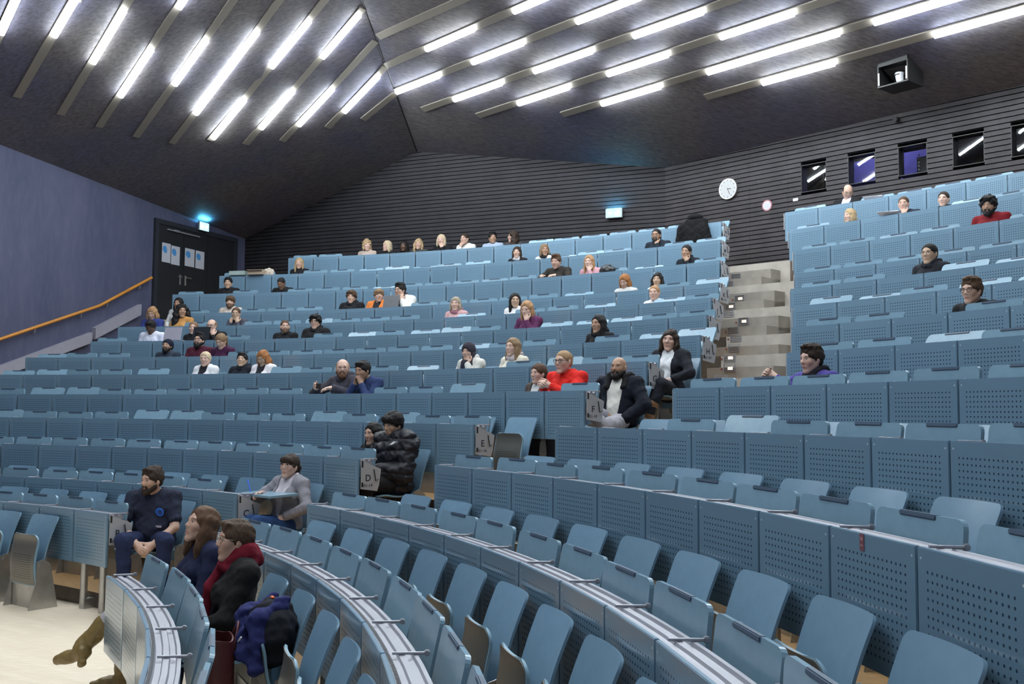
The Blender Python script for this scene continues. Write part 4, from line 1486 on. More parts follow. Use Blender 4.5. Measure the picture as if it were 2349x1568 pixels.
def make_seat(loc, rotz, label, group, down=False, tint=1.0, ang=None):
    s = empty('tip_up_seat', loc, rotz)
    tag(s, label, 'seat', group)
    b = obj('backrest', ME_back, s)
    b.color = (BLUE[0] * tint, BLUE[1] * tint, BLUE[2] * tint, 1)
    p = obj('seat_pan', ME_pan, s)
    p.color = (BLUE[0] * tint * 1.3, BLUE[1] * tint * 1.25, BLUE[2] * tint * 1.15, 1)
    Mu = Matrix.Translation((0, .188, .392)) @ Matrix.Rotation(-pi / 2, 4, 'X')
    u = obj('punched_underside', ME_under, p)
    u.matrix_local = Mu
    if not down:
        # turns about the hinge, front edge up
        a = rad(ang if ang is not None else 91)
        p.matrix_local = Matrix.Translation(PIV + Vector((0, .005, -.028))) @ Matrix.Rotation(a, 4, 'X') @ Matrix.Translation(-Vector((0, .33, .40)))
    obj('side_bracket', ME_bracket, s)
    return s
# ------------------------------------------------------------------ empty seats of the rows one can see into
TAKEN = {}          # (row, block) -> angles already taken by people
for q in PEOPLE:
    TAKEN.setdefault((q['row'], q['blk']), []).append(q['th'])
SEAT_R = -0.10
rng = random.Random(5)
ROWWORD = {'A': 'front row', 'B': 'second row', 'C': 'third row', 'D': 'fourth row', 'E': 'fifth row', 'F': 'sixth row'}
ALIM = [54.0, 51.0, 48.5]
for blk, ks in (('L', 'ABCDE'), ('R', 'ABCDEF')):
    for k in ks:
        if (k, blk) == ('A', 'L'):
            st = math.degrees(.6 / R_['A'])
            sl = [54.46 + 3.75 * j for j in range(4)]
        else:
            sl = SLOTS[k, blk]
            sl = sl[::-1] if blk == 'L' else sl
        for i, a in enumerate(sl):
            st = math.degrees(.40 / RN[k])
            if any(abs(a - t) < st for t in TAKEN.get((k, blk), [])) or ((k, blk) == ('A', 'R') and i == 2):
                continue
            word = ORD[i]
            if (k, blk) == ('A', 'L'):
                lab = 'tip-up blue seat on the parquet in front of end plate B, %s from the aisle' % word
            elif blk == 'L':
                lab = 'tip-up blue seat behind the desk row with end plate %s, %s from the aisle' % (k, word)
            else:
                lab = 'tip-up blue seat of the right block, %s from the stage, %s from the aisle' % (ROWWORD[k], word)
            if (k, blk) == ('C', 'R'):
                a -= .7
            p = pol(RN[k] - .03, a, TIER[k])
            make_seat(p, rad(a) + pi / 2, lab, 'seats with desk row %s' % k if blk == 'L' else 'seats in the right block, %s' % ROWWORD[k],
                      tint=rng.uniform(.88, 1.12), ang=rng.uniform(88, 94))
# ------------------------------------------------------------------ people: implicit surfaces meshed with surface nets
V3 = lambda *a: np.array(a, float)


def rotm(yaw=0, pitch=0, roll=0):
    """forward +y, up +z; positive pitch looks down, positive yaw turns to the person's left"""
    a, b, c = rad(yaw), -rad(pitch), rad(roll)
    Rz = np.array([[cos(a), -sin(a), 0], [sin(a), cos(a), 0], [0, 0, 1]])
    Rx = np.array([[1, 0, 0], [0, cos(b), -sin(b)], [0, sin(b), cos(b)]])
    Ry = np.array([[cos(c), 0, sin(c)], [0, 1, 0], [-sin(c), 0, cos(c)]])
    return Rz @ Rx @ Ry


class Pr:
    __slots__ = ('t', 'a', 'b', 'ra', 'rb', 'R', 'k', 'op')

    def __init__(s, t, a, b=None, ra=None, rb=None, R=None, k=.02, op=1):
        s.t, s.a, s.b, s.ra, s.rb, s.R, s.k, s.op = t, a, b, ra, rb, R, k, op

    def d(s, p):
        if s.t == 'c':
            ab = s.b - s.a
            q = p - s.a
            t = np.clip(q @ ab / max(1e-9, ab @ ab), 0, 1)
            return np.linalg.norm(q - t[..., None] * ab, axis=-1) - (s.ra + (s.rb - s.ra) * t)
        q = p - s.a
        if s.R is not None:
            q = q @ s.R
        k0 = np.linalg.norm(q / s.ra, axis=-1)
        k1 = np.linalg.norm(q / (s.ra * s.ra), axis=-1)
        return k0 * (k0 - 1) / np.maximum(k1, 1e-6)

    def box(s):
        if s.t == 'c':
            r = max(s.ra, s.rb)
            return np.minimum(s.a, s.b) - r, np.maximum(s.a, s.b) + r
        r = max(s.ra)
        return s.a - r, s.a + r


def C(a, b, ra, rb=None, k=.02, op=1):
    return Pr('c', np.array(a, float), np.array(b, float), ra, ra if rb is None else rb, k=k, op=op)


def E(a, r, R=None, k=.02, op=1):
    return Pr('e', np.array(a, float), None, np.array(r, float), R=R, k=k, op=op)


def xf(prims, R, T, s=1.0):
    o = []
    for q in prims:
        if q.t == 'c':
            o.append(Pr('c', R @ q.a * s + T, R @ q.b * s + T, q.ra * s, q.rb * s, k=q.k, op=q.op))
        else:
            o.append(Pr('e', R @ q.a * s + T, None, q.ra * s, R=R if q.R is None else R @ q.R, k=q.k, op=q.op))
    return o


def inflate(prims, t):
    o = []
    for q in prims:
        if q.t == 'c':
            o.append(Pr('c', q.a, q.b, q.ra + t, q.rb + t, k=q.k, op=q.op))
        else:
            o.append(Pr('e', q.a, None, q.ra + t, R=q.R, k=q.k, op=q.op))
    return o


def field(prims, p, post=None):
    d = np.full(p.shape[:-1], 9.0)
    for q in prims:
        e = q.d(p)
        if q.op > 0:
            h = np.clip(.5 + .5 * (d - e) / q.k, 0, 1)
            d = d + (e - d) * h - q.k * h * (1 - h)
        else:
            h = np.clip(.5 - .5 * (d + e) / q.k, 0, 1)
            d = d + (-e - d) * h + q.k * h * (1 - h)
    return d if post is None else post(p, d)


def mesh_sdf(name, prims, res, mats, post=None, col=None, clipbox=None):
    pos = [q for q in prims if q.op > 0]
    lo = np.min([q.box()[0] for q in pos], 0) - 3 * res
    hi = np.max([q.box()[1] for q in pos], 0) + 3 * res
    B = 8
    nb = np.ceil((hi - lo) / (res * B)).astype(int)
    g = np.stack(np.meshgrid(*[np.arange(n) for n in nb], indexing='ij'), -1)
    cen = lo + (g + .5) * (B * res) - res * .5
    hd = B * res * .87
    D = np.stack([q.d(cen) for q in prims])                      # (P, nx,ny,nz)
    P_ = np.array([q.op > 0 for q in prims])
    mn = D[P_].min(0)
    act = np.abs(mn) < hd * 1.35 + .03
    if (~P_).any():
        act |= (np.abs(D[~P_]).min(0) < hd * 1.2) & (mn < hd)
    V = np.where(mn < 0, -1.0, 1.0).astype(np.float32)
    V = np.repeat(np.repeat(np.repeat(V, B, 0), B, 1), B, 2)
    ai = np.argwhere(act)
    off = np.stack(np.meshgrid(*[np.arange(B)] * 3, indexing='ij'), -1).reshape(-1, 3)
    pts = lo + (ai[:, None, :] * B + off[None]) * res             # (n,512,3)
    Da = D[:, act]                                                # (P,n)
    d = np.full(pts.shape[:2], 9.0)
    base = Da[P_].min(0)
    for i, q in enumerate(prims):
        if q.op > 0:
            m = Da[i] < base + 2 * hd + q.k + .02
        else:
            m = Da[i] < hd + q.k + .02
        if not m.any():
            continue
        e = q.d(pts[m])
        dd = d[m]
        if q.op > 0:
            h = np.clip(.5 + .5 * (dd - e) / q.k, 0, 1)
            d[m] = dd + (e - dd) * h - q.k * h * (1 - h)
        else:
            h = np.clip(.5 - .5 * (dd + e) / q.k, 0, 1)
            d[m] = dd + (-e - dd) * h + q.k * h * (1 - h)
    if post is not None:
        d = post(pts, d)
        # interior blocks must respect the cut as well
        ia = np.argwhere(~act & (mn < 0))
        if len(ia):
            pi_ = lo + (ia[:, None, :] * B + off[None]) * res
            di = post(pi_, np.full(pi_.shape[:2], -.05))
            for a_, b_, c_ in off:
                pass
            idx = ia[:, None, :] * B + off[None]
            V[idx[..., 0], idx[..., 1], idx[..., 2]] = di
    idx = ai[:, None, :] * B + off[None]
    V[idx[..., 0], idx[..., 1], idx[..., 2]] = d
    V[0] = V[-1] = 1
    V[:, 0] = V[:, -1] = 1
    V[:, :, 0] = V[:, :, -1] = 1
    S = V < 0
    nx, ny, nz = S.shape
    cnt = np.zeros((nx - 1, ny - 1, nz - 1), np.uint8)
    for a in (0, 1):
        for b in (0, 1):
            for c in (0, 1):
                cnt += S[a:nx - 1 + a, b:ny - 1 + b, c:nz - 1 + c]
    mix = (cnt > 0) & (cnt < 8)
    ci = np.argwhere(mix)
    if len(ci) == 0:
        return None
    num = np.full(mix.shape, -1, np.int32)
    num[mix] = np.arange(len(ci))
    acc = np.zeros((len(ci), 3))
    w = np.zeros(len(ci))
    corners = [(a, b, c) for a in (0, 1) for b in (0, 1) for c in (0, 1)]
    cv = {c: V[ci[:, 0] + c[0], ci[:, 1] + c[1], ci[:, 2] + c[2]] for c in corners}
    for c0 in corners:
        for ax in range(3):
            if c0[ax]:
                continue
            c1 = list(c0)
            c1[ax] = 1
            v0, v1 = cv[c0], cv[tuple(c1)]
            m = (v0 < 0) != (v1 < 0)
            t = v0[m] / (v0[m] - v1[m])
            p = np.tile(np.array(c0, float), (m.sum(), 1))
            p[:, ax] = t
            acc[m] += p
            w[m] += 1
    vv = lo + (ci + acc / w[:, None]) * res
    quads = []
    for ax in range(3):
        o1, o2 = (ax + 1) % 3, (ax + 2) % 3
        sl0 = [slice(None)] * 3
        sl1 = [slice(None)] * 3
        sl0[ax] = slice(0, -1)
        sl1[ax] = slice(1, None)
        ch = S[tuple(sl0)] != S[tuple(sl1)]
        e = np.argwhere(ch)
        inside = S[e[:, 0], e[:, 1], e[:, 2]]
        ok = np.ones(len(e), bool)
        for o in (o1, o2):
            ok &= (e[:, o] > 0) & (e[:, o] < (nx, ny, nz)[o] - 1)
        e, inside = e[ok], inside[ok]
        q = []
        for da, db in ((0, 0), (1, 0), (1, 1), (0, 1)):
            f = e.copy()
            f[:, o1] -= da
            f[:, o2] -= db
            q.append(num[f[:, 0], f[:, 1], f[:, 2]])
        q = np.stack(q, 1)
        q[~inside] = q[~inside][:, ::-1]
        quads.append(q)
    quads = np.concatenate(quads)
    quads = quads[(quads >= 0).all(1)]
    me = bpy.data.meshes.new(name)
    me.vertices.add(len(vv))
    me.vertices.foreach_set('co', vv.astype(np.float32).ravel())
    me.loops.add(len(quads) * 4)
    me.loops.foreach_set('vertex_index', quads.astype(np.int32).ravel())
    me.polygons.add(len(quads))
    me.polygons.foreach_set('loop_start', np.arange(0, len(quads) * 4, 4, dtype=np.int32))
    me.polygons.foreach_set('use_smooth', np.ones(len(quads), bool))
    for q in (mats if isinstance(mats, (list, tuple)) else [mats]):
        me.materials.append(q)
    if col is not None:
        at = me.color_attributes.new('Col', 'FLOAT_COLOR', 'POINT')
        cc = np.ones((len(vv), 4), np.float32)
        cc[:, :3] = col(vv)
        at.data.foreach_set('color', cc.ravel())
    me.update(calc_edges=True)
    return me


def skin_mat():
    m, nt, b = new_mat('skin')
    inf = N(nt, 'ShaderNodeObjectInfo')
    at = N(nt, 'ShaderNodeAttribute', attribute_name='Col')
    mx = N(nt, 'ShaderNodeMix', data_type='RGBA', blend_type='MULTIPLY')
    mx.inputs[0].default_value = 1
    nt.links.new(inf.outputs['Color'], mx.inputs[6])
    nt.links.new(at.outputs['Color'], mx.inputs[7])
    nt.links.new(mx.outputs[2], b.inputs['Base Color'])
    b.inputs['Roughness'].default_value = .5
    b.inputs['Specular IOR Level'].default_value = .4
    return m


M_skin = skin_mat()
M_hair = objcolor('hair', .6, .8, 45, .38, .22, stretch=(5, 5, .7))
M_cloth = objcolor('woven cloth', .85, .25, 90, .10, .2)
M_denim = objcolor('denim', .85, .35, 140, .22, .2)
M_knit = objcolor('knitted cloth', .9, .5, 160, .12, .2)
M_nylon = objcolor('nylon', .55, .2, 25, .12, .35)
M_leather = objcolor('leather', .38, .35, 30, .15, .5)
M_fur = objcolor('fur trim', .9, 1.0, 60, .5, .2)
M_eyew = simple('eye white', (.40, .37, .35), .3)
M_iris = simple('dark iris', (.03, .022, .016), .25)
M_lens = simple('spectacle frame', (.02, .018, .018), .35)
M_lensm = simple('thin metal frame', (.30, .26, .22), .3, .8)

# ---- head (head frame: centre of the skull, forward +y, up +z)
HEAD = [E((0, -.014, .030), (.074, .095, .086), k=.02),
        E((0, .026, -.022), (.060, .058, .075), k=.03),
        C((.052, -.008, -.040), (.017, .053, -.101), .020, .018, k=.022),
        C((-.052, -.008, -.040), (-.017, .053, -.101), .020, .018, k=.022),
        E((0, .061, -.102), (.022, .017, .017), k=.018),
        E((0, .047, -.058), (.034, .029, .034), k=.02),
        E((.036, .052, -.018), (.025, .024, .026), k=.02),
        E((-.036, .052, -.018), (.025, .024, .026), k=.02),
        C((-.036, .071, .026), (.036, .071, .026), .0115, k=.015),
        E((.031, .091, .008), (.016, .014, .010), k=.012, op=-1),
        E((-.031, .091, .008), (.016, .014, .010), k=.012, op=-1),
        C((0, .078, .014), (0, .0965, -.022), .0078, .0100, k=.011),
        E((.0115, .087, -.028), (.0075, .0095, .0070), k=.007),
        E((-.0115, .087, -.028), (.0075, .0095, .0070), k=.007),
        C((-.016, .0765, -.059), (.016, .0765, -.059), .0060, k=.006),
        C((-.014, .0755, -.070), (.014, .0755, -.070), .0068, k=.006),
        E((.076, -.012, -.005), (.010, .021, .033), rotm(-18), k=.008),
        E((-.076, -.012, -.005), (.010, .021, .033), rotm(18), k=.008)]
CRAN = [E((0, -.014, .030), (.075, .095, .086)), E((0, .01, .0), (.070, .06, .06))]


def head_color(stub, brow):
    def f(q):
        c = np.ones((len(q), 3))
        x, y, z = q[:, 0], q[:, 1], q[:, 2]

        def mixin(m, t):
            c[:] = c * (1 - m[:, None]) + np.array(t) * m[:, None]
        cheek = np.exp(-(((np.abs(x) - .042) / .02) ** 2 + ((z + .025) / .022) ** 2)) * (y > .02)
        mixin(cheek * .35, (1.0, .80, .76))
        if stub > 0:
            jaw = (1 / (1 + np.exp((z + .040) / .007))) * (1 / (1 + np.exp(-(y - .0) / .012))) * (z > -.135)
            mixin(jaw * stub, (.32, .27, .25))
        lip = np.exp(-((x / .022) ** 4 + ((z + .0645) / .0085) ** 4)) * (y > .06)
        mixin(lip * .85, (.80, .45, .42))
        ml = np.exp(-((x / .021) ** 4 + ((z + .0645) / .0022) ** 2)) * (y > .06)
        mixin(ml * .8, (.40, .20, .18))
        ex = np.exp(-(((np.abs(x) - .031) / .017) ** 2 + ((z - .012) / .010) ** 2)) * (y > .04)
        mixin(ex * .35, (.62, .5, .46))
        b = np.exp(-(((np.abs(x) - .034) / .019) ** 4 + ((z - .029 + (np.abs(x) - .03) ** 2 * 8) / .0048) ** 4)) * (y > .04)
        mixin(b * .85, brow)
        return c
    return f


def face_cut(h=0.0):
    return E((0, .140, -.060 + h), (.074, .092, .128), k=.012, op=-1)


def noise3(p, s, seed=0):
    x, y, z = p[..., 0] * s, p[..., 1] * s, p[..., 2] * s
    return (np.sin(x * 1.0 + 1.7 * np.sin(y * .9 + seed) + seed) * np.sin(y * 1.1 + 1.3 * np.sin(z * 1.2 + 2 * seed)) +
            np.sin(z * 1.05 + 1.9 * np.sin(x * .8 + seed * 3))) * .5


def hair_prims(style):
    """returns (prims, post) in the head frame"""
    T = .014
    post = None
    base = [E((0, -.016, .034), (.075 + T, .095 + T, .086 + T)), E((0, -.030, -.012), (.076, .070, .060))]
    amp, sc = .0025, 90
    low = lambda p: np.where(p[..., 1] < -.03, -.072, np.where(p[..., 1] < .02, -.022, -.012)) - p[..., 2]
    pr = base
    if style == 'short':
        pr = base + [E((0, .055, .098), (.060, .035, .022))]
        amp = .004
    elif style == 'sidepart':
        pr = base + [E((0, .045, .105), (.055, .045, .022)), E((0, -.03, .118), (.06, .07, .022))]
        amp = .005
    elif style == 'crop':
        pr = [E((0, -.016, .032), (.080, .101, .091)), E((0, -.030, -.012), (.077, .068, .058))]
        amp = .001
    elif style == 'quiff':
        pr = base + [E((0, .045, .112), (.062, .05, .026)), E((0, -.02, .115), (.07, .07, .025))]
        amp = .006
    elif style == 'mop':
        pr = [E((0, -.014, .040), (.098, .113, .098)), E((0, -.03, -.01), (.086, .08, .06)), E((0, .07, .068), (.072, .034, .028))]
        amp = .005
        low = lambda p: np.where(p[..., 1] < -.03, -.080, -.020) - p[..., 2]
    elif style == 'curly':
        pr = [E((0, -.012, .046), (.104, .118, .100)), E((0, -.03, -.005), (.092, .086, .065)), E((0, .065, .085), (.07, .04, .03))]
        amp, sc = .013, 75
        low = lambda p: np.where(p[..., 1] < -.02, -.075, -.025) - p[..., 2]
    elif style == 'receding':
        pr = [E((0, -.03, .022), (.084, .098, .086)), E((0, -.03, -.012), (.077, .070, .060)), E((0, .075, .11), (.085, .08, .055), k=.02, op=-1)]
        amp = .002
    elif style == 'long':
        pr = base + [E((.078, -.012, -.085), (.026, .050, .150)), E((-.078, -.012, -.085), (.026, .050, .150)),
                     E((0, -.080, -.110), (.090, .040, .190))]
        low = None
        amp, sc = .004, 60
    elif style == 'longcurly':
        pr = [E((0, -.02, .040), (.108, .112, .098)), E((.10, -.02, -.10), (.06, .08, .15)), E((-.10, -.02, -.10), (.06, .08, .15)),
              E((0, -.08, -.12), (.13, .06, .18)), E((.12, -.01, -.2), (.055, .06, .09)), E((-.12, -.01, -.2), (.055, .06, .09))]
        low = None
        amp, sc = .013, 60
    elif style == 'bob':
        pr = base + [E((.078, -.005, -.050), (.026, .055, .095)), E((-.078, -.005, -.050), (.026, .055, .095)),
                     E((0, -.070, -.060), (.090, .045, .100))]
        low = None
        amp, sc = .004, 60
    elif style == 'shoulder':
        pr = base + [E((.084, -.005, -.075), (.032, .058, .125)), E((-.084, -.005, -.075), (.032, .058, .125)),
                     E((0, -.075, -.080), (.100, .050, .130))]
        low = None
        amp, sc = .007, 50
    elif style == 'ponytail':
        pr = base + [C((0, -.112, .030), (0, -.150, .0), .026, .036), C((0, -.150, .0), (.0, -.150, -.13), .036, .016)]
        low = lambda p: np.where(p[..., 1] < -.03, -.2, -.012) - p[..., 2]
    elif style == 'fringe':
        pr = base + [C((0, -.112, .030), (0, -.150, .0), .026, .036), C((0, -.150, .0), (.0, -.155, -.15), .036, .020),
                     E((0, .070, .055), (.066, .030, .038))]
        low = lambda p: np.where(p[..., 1] < -.03, -.2, -.018) - p[..., 2]
    elif style == 'bun':
        pr = [E((0, -.016, .033), (.083, .103, .094)), E((0, -.030, -.012), (.077, .070, .060)), E((0, -.112, .04), (.042, .036, .040))]
        low = lambda p: np.where(p[..., 1] < -.03, -.075, -.012) - p[..., 2]
        amp = .0015
    elif style == 'curlybun':
        pr = [E((0, -.014, .045), (.100, .112, .098)), E((0, -.05, .12), (.06, .06, .045)), E((0, -.03, -.02), (.088, .08, .07)),
              E((.08, .0, -.05), (.022, .03, .07)), E((-.08, .0, -.05), (.022, .03, .07))]
        low = None
        amp, sc = .012, 80
    elif style == 'hijab':
        pr = [E((0, -.016, .034), (.092, .112, .104)), E((0, -.03, -.06), (.096, .085, .10)), C((0, -.03, -.1), (0, -.02, -.2), .085, .12),
              E((0, .045, -.155), (.085, .060, .075))]
        low = None
        amp = .0015
    elif style == 'beanie':
        pr = [E((0, -.03, .040), (.096, .115, .100)), E((0, -.05, .0), (.088, .085, .07))]
        low = lambda p: (-.03 + .55 * np.maximum(p[..., 1], -.05)) - p[..., 2]
        amp = .001
    cut = face_cut({'bob': -.012, 'long': .012, 'fringe': -.032, 'mop': -.028, 'beanie': .002, 'crop': .018, 'quiff': .016,
                    'receding': .03, 'bun': .026, 'hijab': -.004, 'short': .010, 'sidepart': .020, 'ponytail': .020}.get(style, 0.0))
    if style in ('long', 'shoulder', 'bob', 'longcurly'):
        cut = E((0, .140, -.052 + (.012 if style == 'long' else 0)), (.080, .100, .128), k=.012, op=-1)
    if style == 'hijab':
        cut = E((0, .145, -.028), (.062, .095, .098), k=.012, op=-1)

    flat = style in ('hijab', 'beanie')

    def post(p, d, low=low, amp=amp, sc=sc):
        ph = np.arctan2(p[..., 0], p[..., 1] + .02)
        d = d - amp * noise3(p, sc, 1.0)
        if not flat:
            d = d - .0013 * np.sin(ph * 46 + 5 * np.sin(p[..., 2] * 40) + 30 * p[..., 1])
            d = d + .010 * np.exp(-np.abs(cut.d(p)) / .014)
        if low is not None:
            e = low(p)
            if not flat:
                d = d + .010 * np.exp(-np.abs(e) / .016)
            d = np.maximum(d, e)
        return d
    return pr + [cut], post


def beard_mesh(full):
    t = .004 + .007 * full
    pr = [C((.050, .004, -.046), (.016, .064, -.100), .026 + t, .021 + t, k=.02), C((-.050, .004, -.046), (-.016, .064, -.100), .026 + t, .021 + t, k=.02),
          E((0, .066, -.100), (.026 + t, .022 + t, .022 + t * 1.6), k=.02), C((-.022, .074, -.050), (.022, .074, -.050), .0105, k=.008),
          C((.024, .076, -.052), (.022, .074, -.085), .010, .012, k=.01), C((-.024, .076, -.052), (-.022, .074, -.085), .010, .012, k=.01),
          E((0, .088, -.0650), (.016, .02, .0075), k=.005, op=-1)]

    def post(p, d):
        return np.maximum(d - .0018 * noise3(p, 150, .4), np.maximum(p[..., 2] + .040 + .25 * np.minimum(0, p[..., 1] - .05), -.002 - p[..., 1]))
    return mesh_sdf('beard', pr, .0045, M_hair, post)


_cache = {}


def cached(key, fn):
    if key not in _cache:
        _cache[key] = fn()
    return _cache[key]


def hair_mesh(style, res):
    pr, post = hair_prims(style)
    return mesh_sdf('hair', pr, res, M_knit if style in ('hijab', 'beanie') else M_hair, post)


def eye_mesh():
    m = MB()
    for r_, mi, f in ((1.0, 0, 0), (.46, 1, .0052)):
        vs, fs = [], []
        for i in range(7):
            for j in range(12):
                a, b = pi * i / 6, 2 * pi * j / 12
                vs.append((.0115 * r_ * sin(a) * cos(b) * (1 if mi == 0 else 1.0), f + .0055 * cos(a) * (1 if mi == 0 else .35), (.0058 if mi == 0 else .0125) * r_ * sin(a) * sin(b)))
        for i in range(6):
            for j in range(12):
                fs.append((i * 12 + j, i * 12 + (j + 1) % 12, (i + 1) * 12 + (j + 1) % 12, (i + 1) * 12 + j))
        m.add(vs, fs, mi)
    return m.mesh('eye', [M_eyew, M_iris], True)


def glasses_mesh(mat, rad_=.022, th=.0022):
    m = MB()
    for s in (-1, 1):
        m.tube([(s * .033 + rad_ * cos(a) * 1.1, 0.091 - .004 * abs(cos(a)), .006 + rad_ * .86 * sin(a)) for a in np.linspace(0, 2 * pi, 21)], th, 6, False)
        m.tube([(s * .057, .087, .010), (s * .0755, .05, .012), (s * .083, -.012, .010)], th * .9, 6)
    m.tube([(-.010, .090, .010), (0, .093, .013), (.010, .090, .010)], th, 6)
    return m.mesh('glasses', mat, True)


# ---- body
def ik(S, Wt, l1, l2, pole):
    d = Wt - S
    L = np.linalg.norm(d)
    L2 = min(L, (l1 + l2) * .999)
    u = d / max(L, 1e-6)
    Wt = S + u * L2
    a = (l1 * l1 - l2 * l2 + L2 * L2) / (2 * L2)
    h = math.sqrt(max(0, l1 * l1 - a * a))
    pl = np.array(pole, float)
    pl = pl - u * (pl @ u)
    pl /= max(1e-6, np.linalg.norm(pl))
    return S + u * a + pl * h, Wt


def hand_prims(W_, f, n, side, curl=30, spread=1.0):
    """f fingers direction, n palm normal (the way the palm faces), side +1 right hand"""
    f = np.array(f, float)
    f /= np.linalg.norm(f)
    n = np.array(n, float)
    n = n - f * (n @ f)
    n /= np.linalg.norm(n)
    l = np.cross(f, n) * side          # towards the thumb
    R = np.stack([l, f, n], 1)
    pr = [C(W_ - f * .01, W_ + f * .03, .024, .027, k=.02), E(W_ + f * .052, (.039, .050, .0165), R, k=.015)]
    for i, (o, L, r) in enumerate(((.029, .076, .0088), (.0095, .085, .009), (-.0105, .079, .0086), (-.029, .062, .0078))):
        p = W_ + f * (.088 - abs(i - 1.2) * .004) + l * o
        d = f + l * o * 1.2 * spread
        d /= np.linalg.norm(d)
        a = 0
        for seg, fr in enumerate((.45, .30, .25)):
            a += rad(curl * (1.0 if seg else .75))
            q = p + (d * cos(a) + n * sin(a)) * L * fr
            pr.append(C(p, q, r * (1 - .08 * seg), r * (1 - .08 * (seg + 1)), k=.005))
            p = q
    p0 = W_ + f * .022 + l * .026
    p1 = p0 + (l * .62 + f * .70 + n * .25) * .040
    p2 = p1 + (l * .25 + f * .85 + n * .35) * .032
    p3 = p2 + (f * .9 + n * .35) * .024
    pr += [C(p0, p1, .0145, .0115, k=.014), C(p1, p2, .011, .0098, k=.005), C(p2, p3, .0098, .008, k=.005)]
    return pr


def figure(P):
    """joints of a seated person in the seat frame (x right, y forward, z up, origin on the floor at the seat back)"""
    fem = P.get('fem', False)
    lean = P.get('lean', -6)
    J = {}
    J['P0'] = V3(P.get('hx', 0), P.get('hy', .26), .485)
    Rt = rotm(P.get('twist', 0), lean, P.get('side', 0))
    TL_ = .445
    J['Rt'] = Rt
    J['NB'] = J['P0'] + Rt @ V3(0, 0, TL_)
    Rh = rotm(P.get('twist', 0) + P.get('yaw', 0), P.get('pitch', 0) + lean * .3, P.get('roll', 0))
    J['Rh'] = Rh
    J['HC'] = J['NB'] + rotm(P.get('twist', 0), lean + 14, P.get('side', 0)) @ V3(0, .012, .128) + Rh @ V3(0, .012, .0)
    sw = .158 if fem else .182
    for s, nm in ((1, 'R'), (-1, 'L')):
        S = J['P0'] + Rt @ V3(s * sw, -.005, TL_ - .045)
        Wd = P.get('w' + nm, (s * .10, .52, .56))
        pole = P.get('p' + nm, (s * .7, -.5, -.7))
        l1, l2 = (.27, .235) if fem else (.29, .25)
        el, wr = ik(S, V3(*Wd), l1, l2, pole)
        J['S' + nm], J['E' + nm], J['W' + nm] = S, el, wr
        H = J['P0'] + V3(s * .085, .01, 0)
        K = V3(*P.get('k' + nm, (s * .13, .595, .50)))
        A = V3(*P.get('a' + nm, (s * .14, .60, .09)))
        J['H' + nm], J['K' + nm], J['A' + nm] = H, K, A
        J['f' + nm] = V3(*P.get('f' + nm, (s * .1, 1, -.05)))
    return J


def torso_prims(P, J):
    fem, fat = P.get('fem', False), P.get('fat', 0.0)
    T = [E((0, .0, .0), (.165 + fat * .3, .125 + fat * .4, .105), k=.05),
         E((0, .018 + fat * .4, .12), (.138 + fat * .8 - (.012 if fem else 0), .102 + fat, .14), k=.06),
         E((0, .008, .28), (.150 - (.016 if fem else 0) + fat * .4, .098 + fat * .3, .155), k=.06),
         C((-.06, -.008, .405), (.06, -.008, .405), .058, k=.05)]
    sw = .158 if fem else .182
    for s in (1, -1):
        T.append(C((s * .045, -.010, .425), (s * sw, -.005, .398), .046, .054 - (.006 if fem else 0), k=.05))
        if fem:
            T.append(E((s * .068, .085, .265), (.058, .050, .058), k=.035))
        else:
            T.append(E((s * .07, .062, .30), (.068, .040, .065), k=.04))
    return xf(T, J['Rt'], J['P0'])


def arm_prims(P, J, nm, upto=1.0):
    f = .86 if P.get('fem') else 1.0
    S, El, Wr = J['S' + nm], J['E' + nm], J['W' + nm]
    pr = [C(S, El, .050 * f, .041 * f, k=.03)]
    if upto >= 1:
        pr.append(C(El, Wr, .040 * f, .026 * f, k=.02))
    elif upto > .5:
        t = (upto - .5) * 2
        pr.append(C(El, El + (Wr - El) * t, .040 * f, (.040 - .014 * t) * f, k=.02))
    else:
        pr = [C(S, S + (El - S) * upto * 2, .050 * f, .045 * f, k=.03)]
    return pr


def leg_prims(P, J, nm, upto=1.0):
    f = .95 if P.get('fem') else 1.0
    H, K, A = J['H' + nm], J['K' + nm], J['A' + nm]
    pr = [C(H, K, .083 * f, .056 * f, k=.04)]
    mid = K + (A - K) * .35
    pr += [C(K, mid, .055 * f, .054 * f, k=.03), C(mid, A, .054 * f, .034 * f, k=.03)]
    return pr


def foot_prims(J, nm, t=0.0):
    A, f = J['A' + nm], J['f' + nm]
    f = f / np.linalg.norm(f)
    dn = (A - J['K' + nm])
    dn /= np.linalg.norm(dn)
    dn = dn - f * (dn @ f)
    dn /= np.linalg.norm(dn)
    h = A + dn * .045
    return [C(A, h - f * .02, .036 + t, .034 + t, k=.02), C(h - f * .02, h + f * .12 + dn * .012, .034 + t, .026 + t, k=.03), C(h + f * .08 + dn * .012, h + f * .175 + dn * .016, .030 + t, .020 + t, k=.02)]


def neck_prims(P, J):
    w = .047 if P.get('fem') else .056
    b = J['NB'] + J['Rt'] @ V3(0, -.012, -.03)
    return [C(b, J['HC'] + J['Rh'] @ V3(0, -.024, -.050), w * 1.08, w, k=.018)]


